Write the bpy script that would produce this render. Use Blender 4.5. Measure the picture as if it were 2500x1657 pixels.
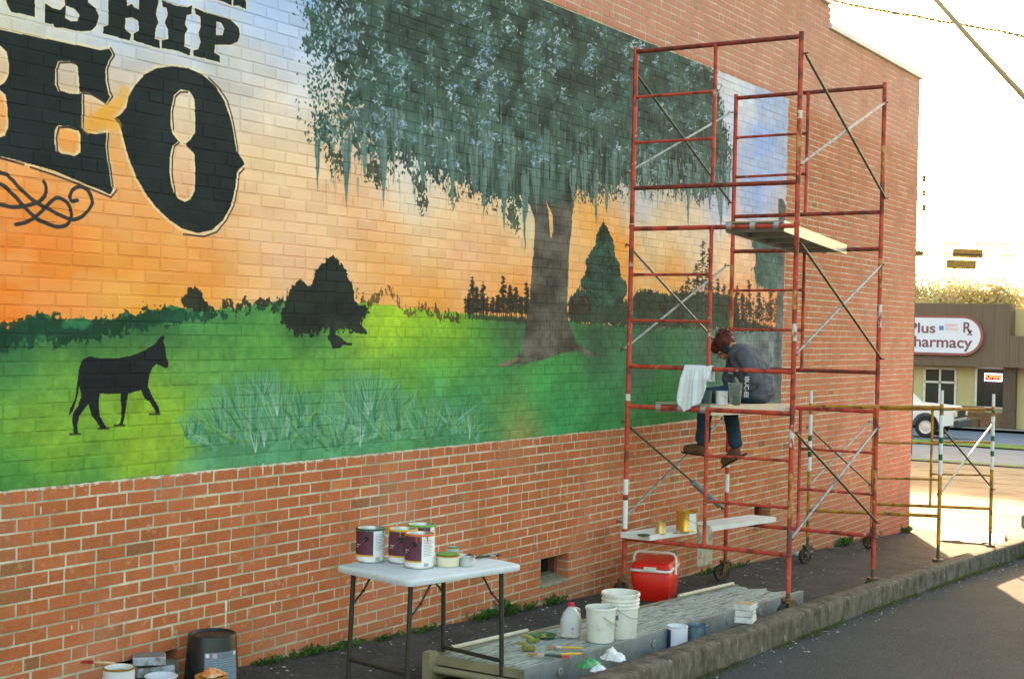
import bpy, math, random
import numpy as np
from mathutils import Vector, Matrix, noise as mnoise
for o in list(bpy.data.objects): bpy.data.objects.remove(o)
SC = bpy.context.scene
COL = SC.collection
R = math.radians
random.seed(7)

# ------------------------------------------------------------------ camera
FPX = 50/36*2500                      # focal length in photo pixels (photo is 2500 wide)
CAM = np.array([0.0, -5.71, 1.67])
TH, PT, RL = R(32.1), R(0.46), R(1.3)
_R = np.array([math.sin(TH), -math.cos(TH), 0.0]); _Z = np.array([0, 0, 1.0])
_H = np.array([math.cos(TH), math.sin(TH), 0.0])
_F = math.cos(PT)*_H-math.sin(PT)*_Z; _U = math.cos(PT)*_Z+math.sin(PT)*_H
cr, sr = math.cos(RL), math.sin(RL)
cx_ax = cr*_R+sr*_U; cy_ax = -sr*_R+cr*_U
cd = bpy.data.cameras.new('camera'); cd.lens = 50; cd.sensor_width = 36; cd.clip_end = 2000; cd.clip_start = .05
cam = bpy.data.objects.new('camera', cd); COL.objects.link(cam)
cam.matrix_world = Matrix(((cx_ax[0], cy_ax[0], -_F[0], CAM[0]), (cx_ax[1], cy_ax[1], -_F[1], CAM[1]),
                           (cx_ax[2], cy_ax[2], -_F[2], CAM[2]), (0, 0, 0, 1)))
SC.camera = cam
# ------------------------------------------------------------------ sky, sun, exposure
SUN_AZ, SUN_EL = R(24.6), R(6.2)      # azimuth from +x towards +y
w = bpy.data.worlds.new('World'); SC.world = w; w.use_nodes = True
nt = w.node_tree; nt.nodes.clear()
sk = nt.nodes.new('ShaderNodeTexSky'); sk.sky_type = 'NISHITA'; sk.sun_disc = False
sk.sun_elevation = SUN_EL; sk.sun_rotation = R(90)-SUN_AZ
sk.air_density = 1.0; sk.dust_density = 3.5; sk.ozone_density = 1.0
tn = nt.nodes.new('ShaderNodeMix'); tn.data_type = 'RGBA'; tn.blend_type = 'MULTIPLY'
tn.inputs['Factor'].default_value = 1.0; tn.inputs['B'].default_value = (1.0, .93, .84, 1)
bg = nt.nodes.new('ShaderNodeBackground'); bg.inputs['Strength'].default_value = 0.12
wo = nt.nodes.new('ShaderNodeOutputWorld')
nt.links.new(sk.outputs['Color'], tn.inputs['A']); nt.links.new(tn.outputs['Result'], bg.inputs['Color'])
nt.links.new(bg.outputs['Background'], wo.inputs['Surface'])
sl = bpy.data.lights.new('sun', 'SUN'); sl.energy = 3.0; sl.angle = R(.5); sl.color = (1.0, .70, .40)
sun = bpy.data.objects.new('sun', sl); COL.objects.link(sun)
sd = Vector((math.cos(SUN_EL)*math.cos(SUN_AZ), math.cos(SUN_EL)*math.sin(SUN_AZ), math.sin(SUN_EL)))
sun.rotation_euler = sd.to_track_quat('Z', 'Y').to_euler(); sun.location = (30, 12, 12)
SC.view_settings.view_transform = 'Standard'; SC.view_settings.look = 'None'
SC.view_settings.gamma = 1; SC.view_settings.use_curve_mapping = False
SC.view_settings.exposure = 3.55

# ------------------------------------------------------------------ survey helpers (photo pixel -> point on a known plane)
S = 2500/2366
def ray(px, py):
    u = (px-1250)/FPX; v = (828.5-py)/FPX
    return _F+(u*cr-v*sr)*_R+(u*sr+v*cr)*_U
def ony(px, py, y=0.0):
    d = ray(px, py); return CAM+(y-CAM[1])/d[1]*d
def onx(px, py, x):
    d = ray(px, py); return CAM+(x-CAM[0])/d[0]*d
def onz(px, py, z):
    d = ray(px, py); return CAM+(z-CAM[2])/d[2]*d
def proj(P):
    d = np.asarray(P, float)-CAM; z = d@_F; a = d@_R/z; b = d@_U/z
    return 1250+(a*cr+b*sr)*FPX, 828.5-(-a*sr+b*cr)*FPX, z
def gz(x):                            # ground height
    if x < 20: return -.04-.049*x
    if x < 130: return -1.02-.03*(x-20)
    return -4.32
def ong(px, py, h=0.0):
    d = ray(px, py); k = .049
    t = (-.04+h-k*CAM[0]-CAM[2])/(d[2]+k*d[0]); return CAM+t*d

# ------------------------------------------------------------------ materials
def lin(c):
    return tuple(((x/255)/12.92 if x/255 <= .04045 else ((x/255+.055)/1.055)**2.4) for x in c)
MATS = {}
def mat(name, rgb, rough=.6, var=.12, scale=8.0, bump=.0, bscale=60.0, metal=0.0, spec=.4, rgb2=None, thr=.55, soft=.1,
        rgb3=None, thr3=.7, stretch=None, trans=0.0, emit=0.0, coat=0.0, scale2=None, alpha=1.0):
    if name in MATS: return MATS[name]
    m = bpy.data.materials.new(name); m.use_nodes = True; t = m.node_tree; b = t.nodes['Principled BSDF']
    geo = t.nodes.new('ShaderNodeNewGeometry'); vec = geo.outputs['Position']
    if stretch:
        mp = t.nodes.new('ShaderNodeMapping'); mp.inputs['Scale'].default_value = stretch
        t.links.new(vec, mp.inputs['Vector']); vec = mp.outputs['Vector']
    def noise(s, d=4.0):
        n = t.nodes.new('ShaderNodeTexNoise'); n.inputs['Scale'].default_value = s; n.inputs['Detail'].default_value = d
        n.inputs['Roughness'].default_value = .6
        t.links.new(vec, n.inputs['Vector']); return n.outputs['Fac']
    L = lin(rgb)
    def rampmix(fac, a, bcol, lo, hi):
        mr = t.nodes.new('ShaderNodeMapRange'); mr.inputs['From Min'].default_value = lo; mr.inputs['From Max'].default_value = hi
        t.links.new(fac, mr.inputs['Value'])
        mx = t.nodes.new('ShaderNodeMix'); mx.data_type = 'RGBA'; t.links.new(mr.outputs['Result'], mx.inputs['Factor'])
        if isinstance(a, tuple): mx.inputs['A'].default_value = (*a, 1)
        else: t.links.new(a, mx.inputs['A'])
        mx.inputs['B'].default_value = (*bcol, 1); return mx.outputs['Result']
    d0 = tuple(max(0, x*(1-var*1.6)) for x in L); d1 = tuple(min(1, x*(1+var*1.6)) for x in L)
    c = rampmix(noise(scale), d0, d1, .25, .75)
    if rgb2: c = rampmix(noise(scale2 or scale*.6+1.3, 6), c, lin(rgb2), thr-soft, thr+soft)
    if rgb3: c = rampmix(noise((scale2 or scale)*1.7+.7, 6), c, lin(rgb3), thr3-.03, thr3+.03)
    t.links.new(c, b.inputs['Base Color'])
    b.inputs['Roughness'].default_value = rough; b.inputs['Metallic'].default_value = metal
    b.inputs['Specular IOR Level'].default_value = spec
    if trans: b.inputs['Transmission Weight'].default_value = trans
    if coat: b.inputs['Coat Weight'].default_value = coat
    if alpha < 1: b.inputs['Alpha'].default_value = alpha
    if emit: t.links.new(c, b.inputs['Emission Color']); b.inputs['Emission Strength'].default_value = emit
    if bump:
        bp = t.nodes.new('ShaderNodeBump'); bp.inputs['Strength'].default_value = bump; bp.inputs['Distance'].default_value = .01
        t.links.new(noise(bscale, 5), bp.inputs['Height']); t.links.new(bp.outputs['Normal'], b.inputs['Normal'])
    MATS[name] = m; return m

# ------------------------------------------------------------------ mesh helpers
WL = {}
def link(o, parent=None):
    COL.objects.link(o)
    if parent is not None: o.parent = parent
    return o
def tag(o, label=None, cat=None, group=None, kind=None):
    if label: o['label'] = label
    if cat: o['category'] = cat
    if group: o['group'] = group
    if kind: o['kind'] = kind
    return o
def thing(name, loc, label, cat, group=None):
    o = bpy.data.objects.new(name, None); o.empty_display_size = .1; o.location = loc; link(o); WL[o.name] = Vector(loc)
    return tag(o, label, cat, group)
def basis(d):
    d = Vector(d).normalized(); a = Vector((0, 0, 1)) if abs(d.z) < .9 else Vector((1, 0, 0))
    u = d.cross(a).normalized(); return u, d.cross(u).normalized()
class MB:
    def __init__(s, M=None): s.v = []; s.f = []; s.M = M
    def add(s, vs, fs):
        n = len(s.v)
        s.v += [tuple(s.M @ Vector(p)) if s.M else tuple(p) for p in vs]
        s.f += [tuple(i+n for i in f) for f in fs]; return s
    def box(s, c, d, rz=0, bev=0.0):
        x, y, z = d[0]/2, d[1]/2, d[2]/2
        if bev:
            pts = []; fs = []
            vs = []
            for sx in (-1, 1):
                for sy in (-1, 1):
                    for sz in (-1, 1):
                        vs.append((sx*(x-bev), sy*(y-bev), sz*z)); vs.append((sx*(x-bev), sy*y, sz*(z-bev))); vs.append((sx*x, sy*(y-bev), sz*(z-bev)))
            I = lambda sx, sy, sz, k: ((sx*2+sy)*2+sz)*3+k
            for sz in (0, 1):
                q = [I(0, 0, sz, 0), I(1, 0, sz, 0), I(1, 1, sz, 0), I(0, 1, sz, 0)]; fs.append(q if sz else q[::-1])
            for sy in (0, 1):
                q = [I(0, sy, 0, 1), I(1, sy, 0, 1), I(1, sy, 1, 1), I(0, sy, 1, 1)]; fs.append(q[::-1] if sy else q)
            for sx in (0, 1):
                q = [I(sx, 0, 0, 2), I(sx, 1, 0, 2), I(sx, 1, 1, 2), I(sx, 0, 1, 2)]; fs.append(q if sx else q[::-1])
            for sy in (0, 1):
                for sz in (0, 1): fs.append([I(0, sy, sz, 0), I(1, sy, sz, 0), I(1, sy, sz, 1), I(0, sy, sz, 1)])
            for sx in (0, 1):
                for sz in (0, 1): fs.append([I(sx, 0, sz, 0), I(sx, 1, sz, 0), I(sx, 1, sz, 2), I(sx, 0, sz, 2)])
                for sy in (0, 1): fs.append([I(sx, sy, 0, 1), I(sx, sy, 1, 1), I(sx, sy, 1, 2), I(sx, sy, 0, 2)])
            for sx in (0, 1):
                for sy in (0, 1):
                    for sz in (0, 1): fs.append([I(sx, sy, sz, 0), I(sx, sy, sz, 1), I(sx, sy, sz, 2)])
        else:
            vs = [(-x, -y, -z), (x, -y, -z), (x, y, -z), (-x, y, -z), (-x, -y, z), (x, -y, z), (x, y, z), (-x, y, z)]
            fs = [(3, 2, 1, 0), (4, 5, 6, 7), (0, 1, 5, 4), (1, 2, 6, 5), (2, 3, 7, 6), (3, 0, 4, 7)]
        c_, s_ = math.cos(rz), math.sin(rz)
        vs = [(c[0]+a*c_-b*s_, c[1]+a*s_+b*c_, c[2]+k) for a, b, k in vs]
        return s.add(vs, fs)
    def hexa(s, P):
        return s.add(P, [(3, 2, 1, 0), (4, 5, 6, 7), (0, 1, 5, 4), (1, 2, 6, 5), (2, 3, 7, 6), (3, 0, 4, 7)])
    def tube(s, pts, r, n=10, cap=True):
        pts = [Vector(p) for p in pts]; rs = r if isinstance(r, (list, tuple)) else [r]*len(pts)
        vs = []; fs = []; u = None
        for i, p in enumerate(pts):
            d = (pts[min(i+1, len(pts)-1)]-pts[max(i-1, 0)])
            if d.length < 1e-9: d = Vector((0, 0, 1))
            d.normalize()
            if u is None: u, w_ = basis(d)
            else:
                u = (u-d*u.dot(d)); u = u.normalized() if u.length > 1e-6 else basis(d)[0]; w_ = d.cross(u)
            for k in range(n):
                a = 2*math.pi*k/n; vs.append(p+(u*math.cos(a)+w_*math.sin(a))*rs[i])
        for i in range(len(pts)-1):
            for k in range(n):
                fs.append((i*n+k, i*n+(k+1) % n, (i+1)*n+(k+1) % n, (i+1)*n+k))
        if cap:
            fs.append(tuple(range(n))[::-1]); fs.append(tuple((len(pts)-1)*n+k for k in range(n)))
        return s.add(vs, fs)
    def lathe(s, prof, c=(0, 0, 0), n=28, a0=0, a1=2*math.pi, cap=True):
        full = abs(a1-a0-2*math.pi) < 1e-6; m = n if full else n+1; vs = []; fs = []
        for r_, z in prof:
            for k in range(m):
                a = a0+(a1-a0)*k/n; vs.append((c[0]+r_*math.cos(a), c[1]+r_*math.sin(a), c[2]+z))
        for i in range(len(prof)-1):
            for k in range(n):
                k2 = (k+1) % m; fs.append((i*m+k, i*m+k2, (i+1)*m+k2, (i+1)*m+k))
        if cap and full:
            if prof[0][0] > 1e-5: fs.append(tuple(range(m))[::-1])
            if prof[-1][0] > 1e-5: fs.append(tuple((len(prof)-1)*m+k for k in range(m)))
        return s.add(vs, fs)
    def prism(s, pts, ax, h):            # polygon points (3D) extruded by vector h
        n = len(pts); h = Vector(h); vs = [Vector(p) for p in pts]+[Vector(p)+h for p in pts]
        return s.add(vs, [tuple(range(n))[::-1], tuple(range(n, 2*n))]+[(i, (i+1) % n, n+(i+1) % n, n+i) for i in range(n)])
    def build(s, name, m, parent=None, smooth=False, world=True, auto=None):
        me = bpy.data.meshes.new(name); off = WL.get(parent.name, Vector()) if (parent and world) else Vector()
        me.from_pydata([tuple(Vector(p)-off) for p in s.v], [], s.f); me.update()
        if smooth:
            for p in me.polygons: p.use_smooth = True
            if auto is not False:
                try: me.set_sharp_from_angle(angle=R(auto or 40))
                except Exception: pass
        if m: me.materials.append(m)
        o = bpy.data.objects.new(name, me); link(o, parent); WL[o.name] = off
        return o
def XF(loc, rz=0, rx=0, ry=0, s=1):
    return Matrix.Translation(Vector(loc)) @ Matrix.Rotation(rz, 4, 'Z') @ Matrix.Rotation(ry, 4, 'Y') @ Matrix.Rotation(rx, 4, 'X') @ Matrix.Scale(s, 4)
def text_mesh(txt, size, M, m, name, parent=None, ext=.001, bold=0.0, align='LEFT', xs=1.0):
    cu = bpy.data.curves.new(name, 'FONT'); cu.body = txt; cu.size = size; cu.extrude = ext; cu.offset = bold; cu.align_x = align
    t = bpy.data.objects.new(name, cu); COL.objects.link(t)
    dg = bpy.context.evaluated_depsgraph_get(); me = bpy.data.meshes.new_from_object(t.evaluated_get(dg))
    bpy.data.objects.remove(t)
    off = WL.get(parent.name, Vector()) if parent else Vector()
    me.transform(Matrix.Translation(-off) @ M @ Matrix.Diagonal((xs, 1, 1, 1))); me.materials.clear(); me.materials.append(m)
    o = bpy.data.objects.new(name, me); link(o, parent); WL[o.name] = off; return o

# ------------------------------------------------------------------ the painted mural (flat paint on brick, generated as a raster in wall metres)
MX0, MX1, MZ0, MZ1, RES = 2.6, 15.1, -.50, 4.26, .0032
NW, NH = int((MX1-MX0)/RES), int((MZ1-MZ0)/RES)
MBOT, MTOP, MRIGHT = .825, 4.21, 14.62
rng = np.random.default_rng(5)
def vnoise(h, w_, sy, sx, seed):
    g = np.random.default_rng(seed).random((int(h/sy)+3, int(w_/sx)+3)).astype(np.float32)
    y = np.arange(h, dtype=np.float32)/sy; x = np.arange(w_, dtype=np.float32)/sx
    yi = y.astype(int); xi = x.astype(int); fy = (y-yi); fx = (x-xi); fy = (fy*fy*(3-2*fy))[:, None]; fx = (fx*fx*(3-2*fx))[None]
    a = g[yi][:, xi]; b = g[yi][:, xi+1]; c = g[yi+1][:, xi]; d = g[yi+1][:, xi+1]
    return (a*(1-fx)+b*fx)*(1-fy)+(c*(1-fx)+d*fx)*fy
def fbm(sy, sx, seed, oct=4):
    o = np.zeros((NH, NW), np.float32); a = .5; t = 0
    for k in range(oct):
        o += a*vnoise(NH, NW, max(sy/2**k, 1.2), max(sx/2**k, 1.2), seed+k); t += a; a *= .55
    o = o/t; return np.clip((o-o.mean())/(o.std()+1e-6)*.22+.5, 0, 1).astype(np.float32)
N_big = fbm(190, 260, 11); N_mid = fbm(42, 60, 21); N_fin = fbm(9, 11, 31, 3); N_ver = fbm(34, 5, 41, 3); N_vst = fbm(80, 9, 45, 3); N_leaf = np.clip(.5+(fbm(18, 15, 51, 3)-.5)*.6+(fbm(6, 5, 55, 2)-.5)*.75, 0, 1)
N_wx = fbm(26, 26, 61, 3)-.5; N_wy = fbm(26, 26, 71, 3)-.5
PIC = np.zeros((NH, NW, 3), np.float32); ALP = np.zeros((NH, NW), np.float32)
YY, XX = np.mgrid[0:NH, 0:NW].astype(np.float32)
def zm(x0, y0, s): return lambda pts: [(x0+x/s, y0+y/s) for x, y in pts]
V = zm(0, 0, 1/S); Z1 = zm(0, 0, 2.613); Z2 = zm(0, 550, 2.412); Z3 = zm(1000, 450, 2.413); Z4 = zm(400, 550, 2.412); Z7 = zm(700, 0, 2.613)
Z8 = zm(1500, 50, 2.412); Z6 = zm(1500, 750, 3.484)
def rc(pts):
    o = []
    for p in pts:
        q = ony(*p); o.append(((q[0]-MX0)/RES, (q[2]-MZ0)/RES))
    return np.array(o, np.float32)
def col(c): return np.array(c, np.float32)/255
def inside(P, X, Y):
    r = np.zeros(X.shape, bool); n = len(P)
    for i in range(n):
        x1, y1 = P[i]; x2, y2 = P[(i+1) % n]
        if y1 == y2: continue
        c = (y1 > Y) != (y2 > Y); r ^= c & (X < (x2-x1)*(Y-y1)/(y2-y1)+x1)
    return r
def bbox(P, m=30):
    return (slice(max(0, int(P[:, 1].min())-m), min(NH, int(P[:, 1].max())+m)), slice(max(0, int(P[:, 0].min())-m), min(NW, int(P[:, 0].max())+m)))
def blend(sl, mask, c, a=1.0):
    m = (mask*a)[..., None] if isinstance(mask, np.ndarray) else a
    PIC[sl] = PIC[sl]*(1-m)+c*m
def boxblur(a, r):
    for ax in (0, 1):
        c = np.cumsum(np.pad(a, [(r+1, r) if k == ax else (0, 0) for k in (0, 1)], mode='edge'), axis=ax)
        n = a.shape[ax]; a = (np.take(c, range(2*r+1, 2*r+1+n), ax)-np.take(c, range(0, n), ax))/(2*r+1)
    return a
def poly(pts, c, a=1.0, warp=0.0, var=.06, soft=0):
    P = rc(pts); sl = bbox(P, 30+int(warp)); X, Y = XX[sl]+N_wx[sl]*warp*3, YY[sl]+N_wy[sl]*warp*3
    m = inside(P, X, Y).astype(np.float32)
    if soft: m = boxblur(m, soft)
    blend(sl, m, col(c)*(1+var*(N_mid[sl]-.5)*4)[..., None], a); return sl, m
def ragged(pts, c, blur=26, amp=.7, a=1.0, var=.1, nz=None, thr=.5):
    P = rc(pts); sl = bbox(P, blur*2+10); m = boxblur(inside(P, XX[sl], YY[sl]).astype(np.float32), blur)
    n = (N_leaf if nz is None else nz)[sl]; m = np.clip((m+amp*(n-.5)-thr)*9+.5, 0, 1)*(m > .02)
    blend(sl, m, col(c)*(1+var*(N_mid[sl]-.5)*4)[..., None], a); return sl, m
def stroke(pts, wd, c, a=1.0, taper=False, wob=0.0, grid=True):
    P = rc(pts) if grid else np.array(pts, np.float32); n = len(P)
    for i in range(n-1):
        e_ = float(taper) if taper else 1; w0 = wd*(1-(i/(n-1))**e_) if taper else wd; w1 = wd*(1-((i+1)/(n-1))**e_) if taper else wd
        p, q = P[i], P[i+1]; sl = bbox(np.array([p, q]), int(wd)+3+int(wob))
        if sl[0].start >= sl[0].stop or sl[1].start >= sl[1].stop: continue
        X, Y = XX[sl], YY[sl]
        if wob: X = X+N_wx[sl]*wob*3
        d = q-p; L2 = max(float(d@d), 1e-6); t = np.clip(((X-p[0])*d[0]+(Y-p[1])*d[1])/L2, 0, 1)
        ds = np.hypot(X-p[0]-t*d[0], Y-p[1]-t*d[1]); m = np.clip((w0+(w1-w0)*t)/2-ds+.5, 0, 1)
        blend(sl, m, col(c), a)
def field(samples):
    num = np.zeros((NH//6+1, NW//6+1, 3), np.float32); den = np.zeros(num.shape[:2], np.float32)
    y, x = np.mgrid[0:num.shape[0], 0:num.shape[1]].astype(np.float32)*6
    for (px, py), c in samples:
        q = rc([(px*S, py*S)])[0]; wt = 1/(((x-q[0])**2+((y-q[1])*1.3)**2)+3600)**1.6
        num += wt[..., None]*col(c); den += wt
    f = num/den[..., None]
    f = f.repeat(6, 0).repeat(6, 1)[:NH, :NW]
    return np.stack([boxblur(f[..., k], 14) for k in range(3)], -1)
SKYS = [((620, 40), (178, 200, 240)), ((760, 10), (140, 175, 232)), ((680, 120), (196, 210, 238)), ((560, 190), (226, 218, 212)), ((640, 250), (246, 220, 192)),
        ((20, 720), (255, 132, 48)), ((20, 560), (255, 140, 58)), ((150, 640), (255, 138, 56)), ((300, 620), (255, 152, 74)), ((320, 690), (252, 172, 56)), ((470, 650), (255, 158, 72)),
        ((600, 400), (249, 208, 158)), ((600, 550), (252, 190, 138)), ((700, 500), (252, 196, 150)), ((800, 470), (252, 192, 144)), ((560, 640), (250, 180, 110)), ((640, 600), (252, 196, 160)),
        ((700, 340), (248, 212, 172)), ((690, 230), (225, 222, 228)), ((900, 560), (252, 184, 128)), ((960, 480), (232, 214, 192)), ((1000, 560), (253, 204, 150)), ((900, 640), (253, 172, 92)), ((1060, 600), (254, 188, 140)),
        ((1000, 700), (255, 170, 78)), ((1150, 600), (253, 180, 116)), ((1180, 680), (255, 165, 90)), ((1250, 500), (246, 216, 168)), ((950, 400), (230, 220, 212)), ((1380, 530), (251, 178, 96)),
        ((1430, 600), (255, 158, 62)), ((1350, 640), (255, 175, 110)), ((1480, 470), (222, 214, 214)), ((1520, 560), (246, 208, 160)), ((1600, 540), (240, 212, 180)), ((1550, 640), (252, 180, 104)), ((1660, 470), (205, 205, 225)),
        ((1750, 450), (168, 186, 228)), ((1760, 330), (158, 180, 226)), ((1770, 230), (172, 188, 220)), ((1720, 240), (215, 215, 222)), ((1780, 560), (222, 200, 188)), ((1760, 650), (248, 178, 122)), ((1690, 600), (246, 204, 160)), ((1700, 700), (252, 160, 96)), ((1790, 730), (250, 150, 90)),
        ((150, 80), (222, 226, 232)), ((60, 60), (232, 228, 214)), ((30, 20), (226, 228, 220)), ((250, 100), (205, 218, 240)), ((300, 40), (190, 210, 242)), ((420, 110), (214, 222, 240)), ((450, 20), (200, 214, 240)),
        ((10, 150), (238, 200, 170)), ((160, 180), (226, 208, 190)), ((10, 260), (255, 160, 82)), ((160, 330), (252, 158, 70)), ((230, 230), (240, 214, 190)), ((240, 290), (250, 172, 80)), ((260, 400), (254, 172, 98)),
        ((420, 270), (240, 214, 180)), ((420, 400), (246, 196, 160)), ((100, 430), (255, 150, 70)), ((250, 480), (255, 152, 76)), ((400, 560), (254, 168, 92)), ((1450, 300), (150, 175, 205)), ((1100, 200), (150, 175, 205)), ((1200, 470), (240, 225, 190))]
GRS = [((20, 790), (28, 62, 50)), ((200, 770), (44, 92, 62)), ((350, 730), (34, 70, 52)), ((420, 730), (66, 122, 74)), ((560, 735), (70, 128, 70)), ((40, 870), (66, 128, 78)), ((120, 880), (112, 158, 62)), ((450, 850), (100, 150, 70)),
       ((60, 960), (126, 160, 54)), ((260, 930), (128, 164, 52)), ((350, 960), (140, 168, 44)), ((130, 1040), (140, 170, 46)), ((300, 1050), (142, 168, 44)), ((40, 1100), (58, 120, 62)), ((200, 1100), (70, 132, 70)), ((400, 1010), (140, 170, 46)),
       ((520, 960), (96, 150, 92)), ((600, 800), (92, 146, 66)), ((700, 860), (110, 160, 64)), ((600, 1000), (84, 146, 112)), ((500, 1060), (82, 140, 104)), ((760, 1000), (84, 144, 100)), ((900, 960), (90, 146, 80)), ((850, 1040), (82, 142, 96)),
       ((930, 740), (158, 182, 44)), ((980, 730), (150, 182, 44)), ((880, 760), (152, 180, 48)), ((1050, 760), (132, 170, 46)), ((1000, 800), (116, 164, 56)), ((1100, 800), (84, 142, 58)), ((1180, 770), (64, 88, 60)), ((1000, 880), (74, 142, 74)),
       ((1080, 920), (58, 126, 76)), ((1150, 860), (60, 122, 66)), ((1250, 900), (66, 140, 72)), ((1300, 850), (62, 128, 66)), ((1180, 960), (98, 142, 74)), ((1200, 1000), (140, 128, 76)), ((1290, 970), (56, 138, 80)), ((1380, 800), (58, 84, 64)),
       ((1420, 880), (66, 122, 78)), ((1400, 960), (52, 128, 68)), ((1480, 840), (62, 92, 74)), ((1520, 940), (40, 116, 52)), ((1600, 900), (72, 132, 90)), ((1580, 960), (34, 96, 48)), ((1640, 820), (74, 96, 82)), ((1700, 800), (96, 112, 106)), ((1780, 850), (116, 124, 122)), ((1790, 930), (104, 116, 114)), ((1700, 950), (90, 112, 100)),
       ((1050, 1000), (70, 126, 84)), ((1120, 990), (74, 130, 84)), ((700, 780), (50, 92, 56)), ((640, 830), (86, 140, 60)), ((930, 860), (104, 156, 62))]
sky_f = field(SKYS); grs_f = field(GRS)
PIC[:] = sky_f*(1+.10*(N_big-.5)[..., None]+.07*(N_mid-.5)[..., None])
cl = np.clip((fbm(60, 150, 81)-.52)*5, 0, 1)[..., None]*.35          # painted cloud streaks
PIC[:] = PIC*(1-cl)+(sky_f*.55+np.array([.99, .88, .78], np.float32)*.45)*cl
# --- lettering ---
INK = (38, 46, 46); CREAM = (250, 226, 178)
def letter(outer, holes=(), halo=4):
    P = rc(outer); sl = bbox(P, 20); m = inside(P, XX[sl], YY[sl])
    for h in holes: m &= ~inside(rc(h), XX[sl], YY[sl])
    mf = boxblur(m.astype(np.float32), halo); blend(sl, ((mf > .02) & ~m).astype(np.float32), col(CREAM), .65)
    blend(sl, m.astype(np.float32), col(INK)*(1+.25*(N_mid[sl]-.5))[..., None])
E_out = [(-700, 60), (-200, 150), (0, 195), (350, 265), (640, 325), (700, 315), (720, 345), (690, 400), (672, 460), (675, 530), (690, 600), (708, 628), (680, 668), (640, 640), (590, 610), (540, 595), (525, 605), (520, 700), (520, 820), (560, 850), (610, 860), (680, 850), (675, 930), (690, 1020), (705, 1120), (715, 1190), (720, 1210), (700, 1245), (640, 1215), (500, 1160), (350, 1095), (180, 1045), (0, 1000), (-200, 950), (-700, 820)]
E_h = [[(375, 393), (470, 400), (495, 430), (507, 605), (440, 602), (370, 578), (350, 545), (355, 440)], [(372, 800), (500, 835), (512, 865), (510, 975), (480, 1000), (380, 980), (345, 920), (350, 830)],
       [(-160, 250), (-60, 265), (0, 295), (40, 335), (60, 420), (55, 480), (30, 530), (0, 550), (-120, 530), (-170, 440)], [(-160, 560), (0, 580), (32, 610), (50, 700), (50, 820), (30, 870), (0, 880), (-120, 840), (-175, 700)]]
letter(Z1(E_out), [Z1(h) for h in E_h])
O_out = [(725, 760), (770, 735), (805, 690), (820, 620), (860, 550), (920, 480), (1000, 440), (1100, 427), (1200, 440), (1290, 480), (1370, 550), (1430, 650), (1470, 760), (1490, 850), (1500, 920), (1520, 980), (1560, 1050), (1530, 1078), (1510, 1100), (1500, 1200), (1470, 1320), (1420, 1410), (1350, 1470), (1260, 1490), (1160, 1460), (1080, 1405), (1000, 1330), (930, 1240), (870, 1140), (820, 1010), (795, 920), (775, 840), (755, 790)]
O_h = [[(1150, 575), (1210, 585), (1237, 630), (1245, 760), (1245, 850), (1200, 910), (1180, 920), (1140, 910), (1100, 860), (1087, 800), (1090, 700), (1110, 610)],
       [(1140, 907), (1180, 925), (1215, 945), (1240, 990), (1245, 1100), (1240, 1220), (1215, 1275), (1180, 1292), (1135, 1270), (1095, 1200), (1080, 1100), (1085, 990), (1100, 935)]]
letter(Z1(O_out), [Z1(h) for h in O_h])
for L_, hs in [([(30, -60), (220, -60), (222, 112), (140, 95), (70, 80), (45, 40)], []),
               ([(288, 28), (285, 150), (340, 160), (350, 180), (400, 182), (450, 195), (520, 205), (580, 200), (615, 165), (628, 110), (610, 60), (560, 20), (545, -60), (410, -60), (415, 35), (380, 70), (330, 55)], [[(415, 40), (480, 65), (505, 100), (495, 140), (450, 140), (415, 120)]]),
               ([(690, 20), (700, -60), (805, -60), (810, 45), (840, 30), (855, 50), (885, 65), (888, -60), (1005, -60), (1012, 20), (1000, 60), (995, 100), (1010, 150), (990, 190), (985, 250), (1018, 262), (1018, 315), (850, 262), (830, 240), (825, 262), (700, 230), (655, 218), (660, 175), (690, 165), (690, 60)], [[(800, 120), (840, 115), (880, 135), (885, 200), (850, 222), (850, 262), (832, 262), (832, 220), (795, 190)]]),
               ([(1035, 8), (1120, 40), (1195, 52), (1222, 38), (1222, 95), (1190, 100), (1180, 160), (1195, 190), (1175, 230), (1175, 300), (1212, 320), (1208, 360), (1120, 325), (1032, 312), (1030, 262), (1070, 255), (1070, 190), (1050, 150), (1070, 100), (1060, 55), (1035, 45)], []),
               ([(1242, 55), (1320, 90), (1400, 110), (1470, 130), (1520, 180), (1530, 230), (1515, 270), (1470, 290), (1370, 290), (1368, 340), (1400, 360), (1398, 403), (1300, 375), (1232, 362), (1230, 325), (1265, 320), (1280, 270), (1265, 215), (1280, 170), (1275, 110), (1245, 95)], [[(1378, 140), (1410, 150), (1430, 190), (1420, 230), (1378, 228)]]),
               ([(1390, 5), (1400, -120), (1475, -120), (1475, 40), (1430, 18)], []), ([(1485, 40), (1485, -120), (1545, -120), (1568, 20), (1568, 65), (1520, 40)], [])]:
    letter(Z1(L_), [Z1(h) for h in hs], 2)
LN = (70, 52, 52)
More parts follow.
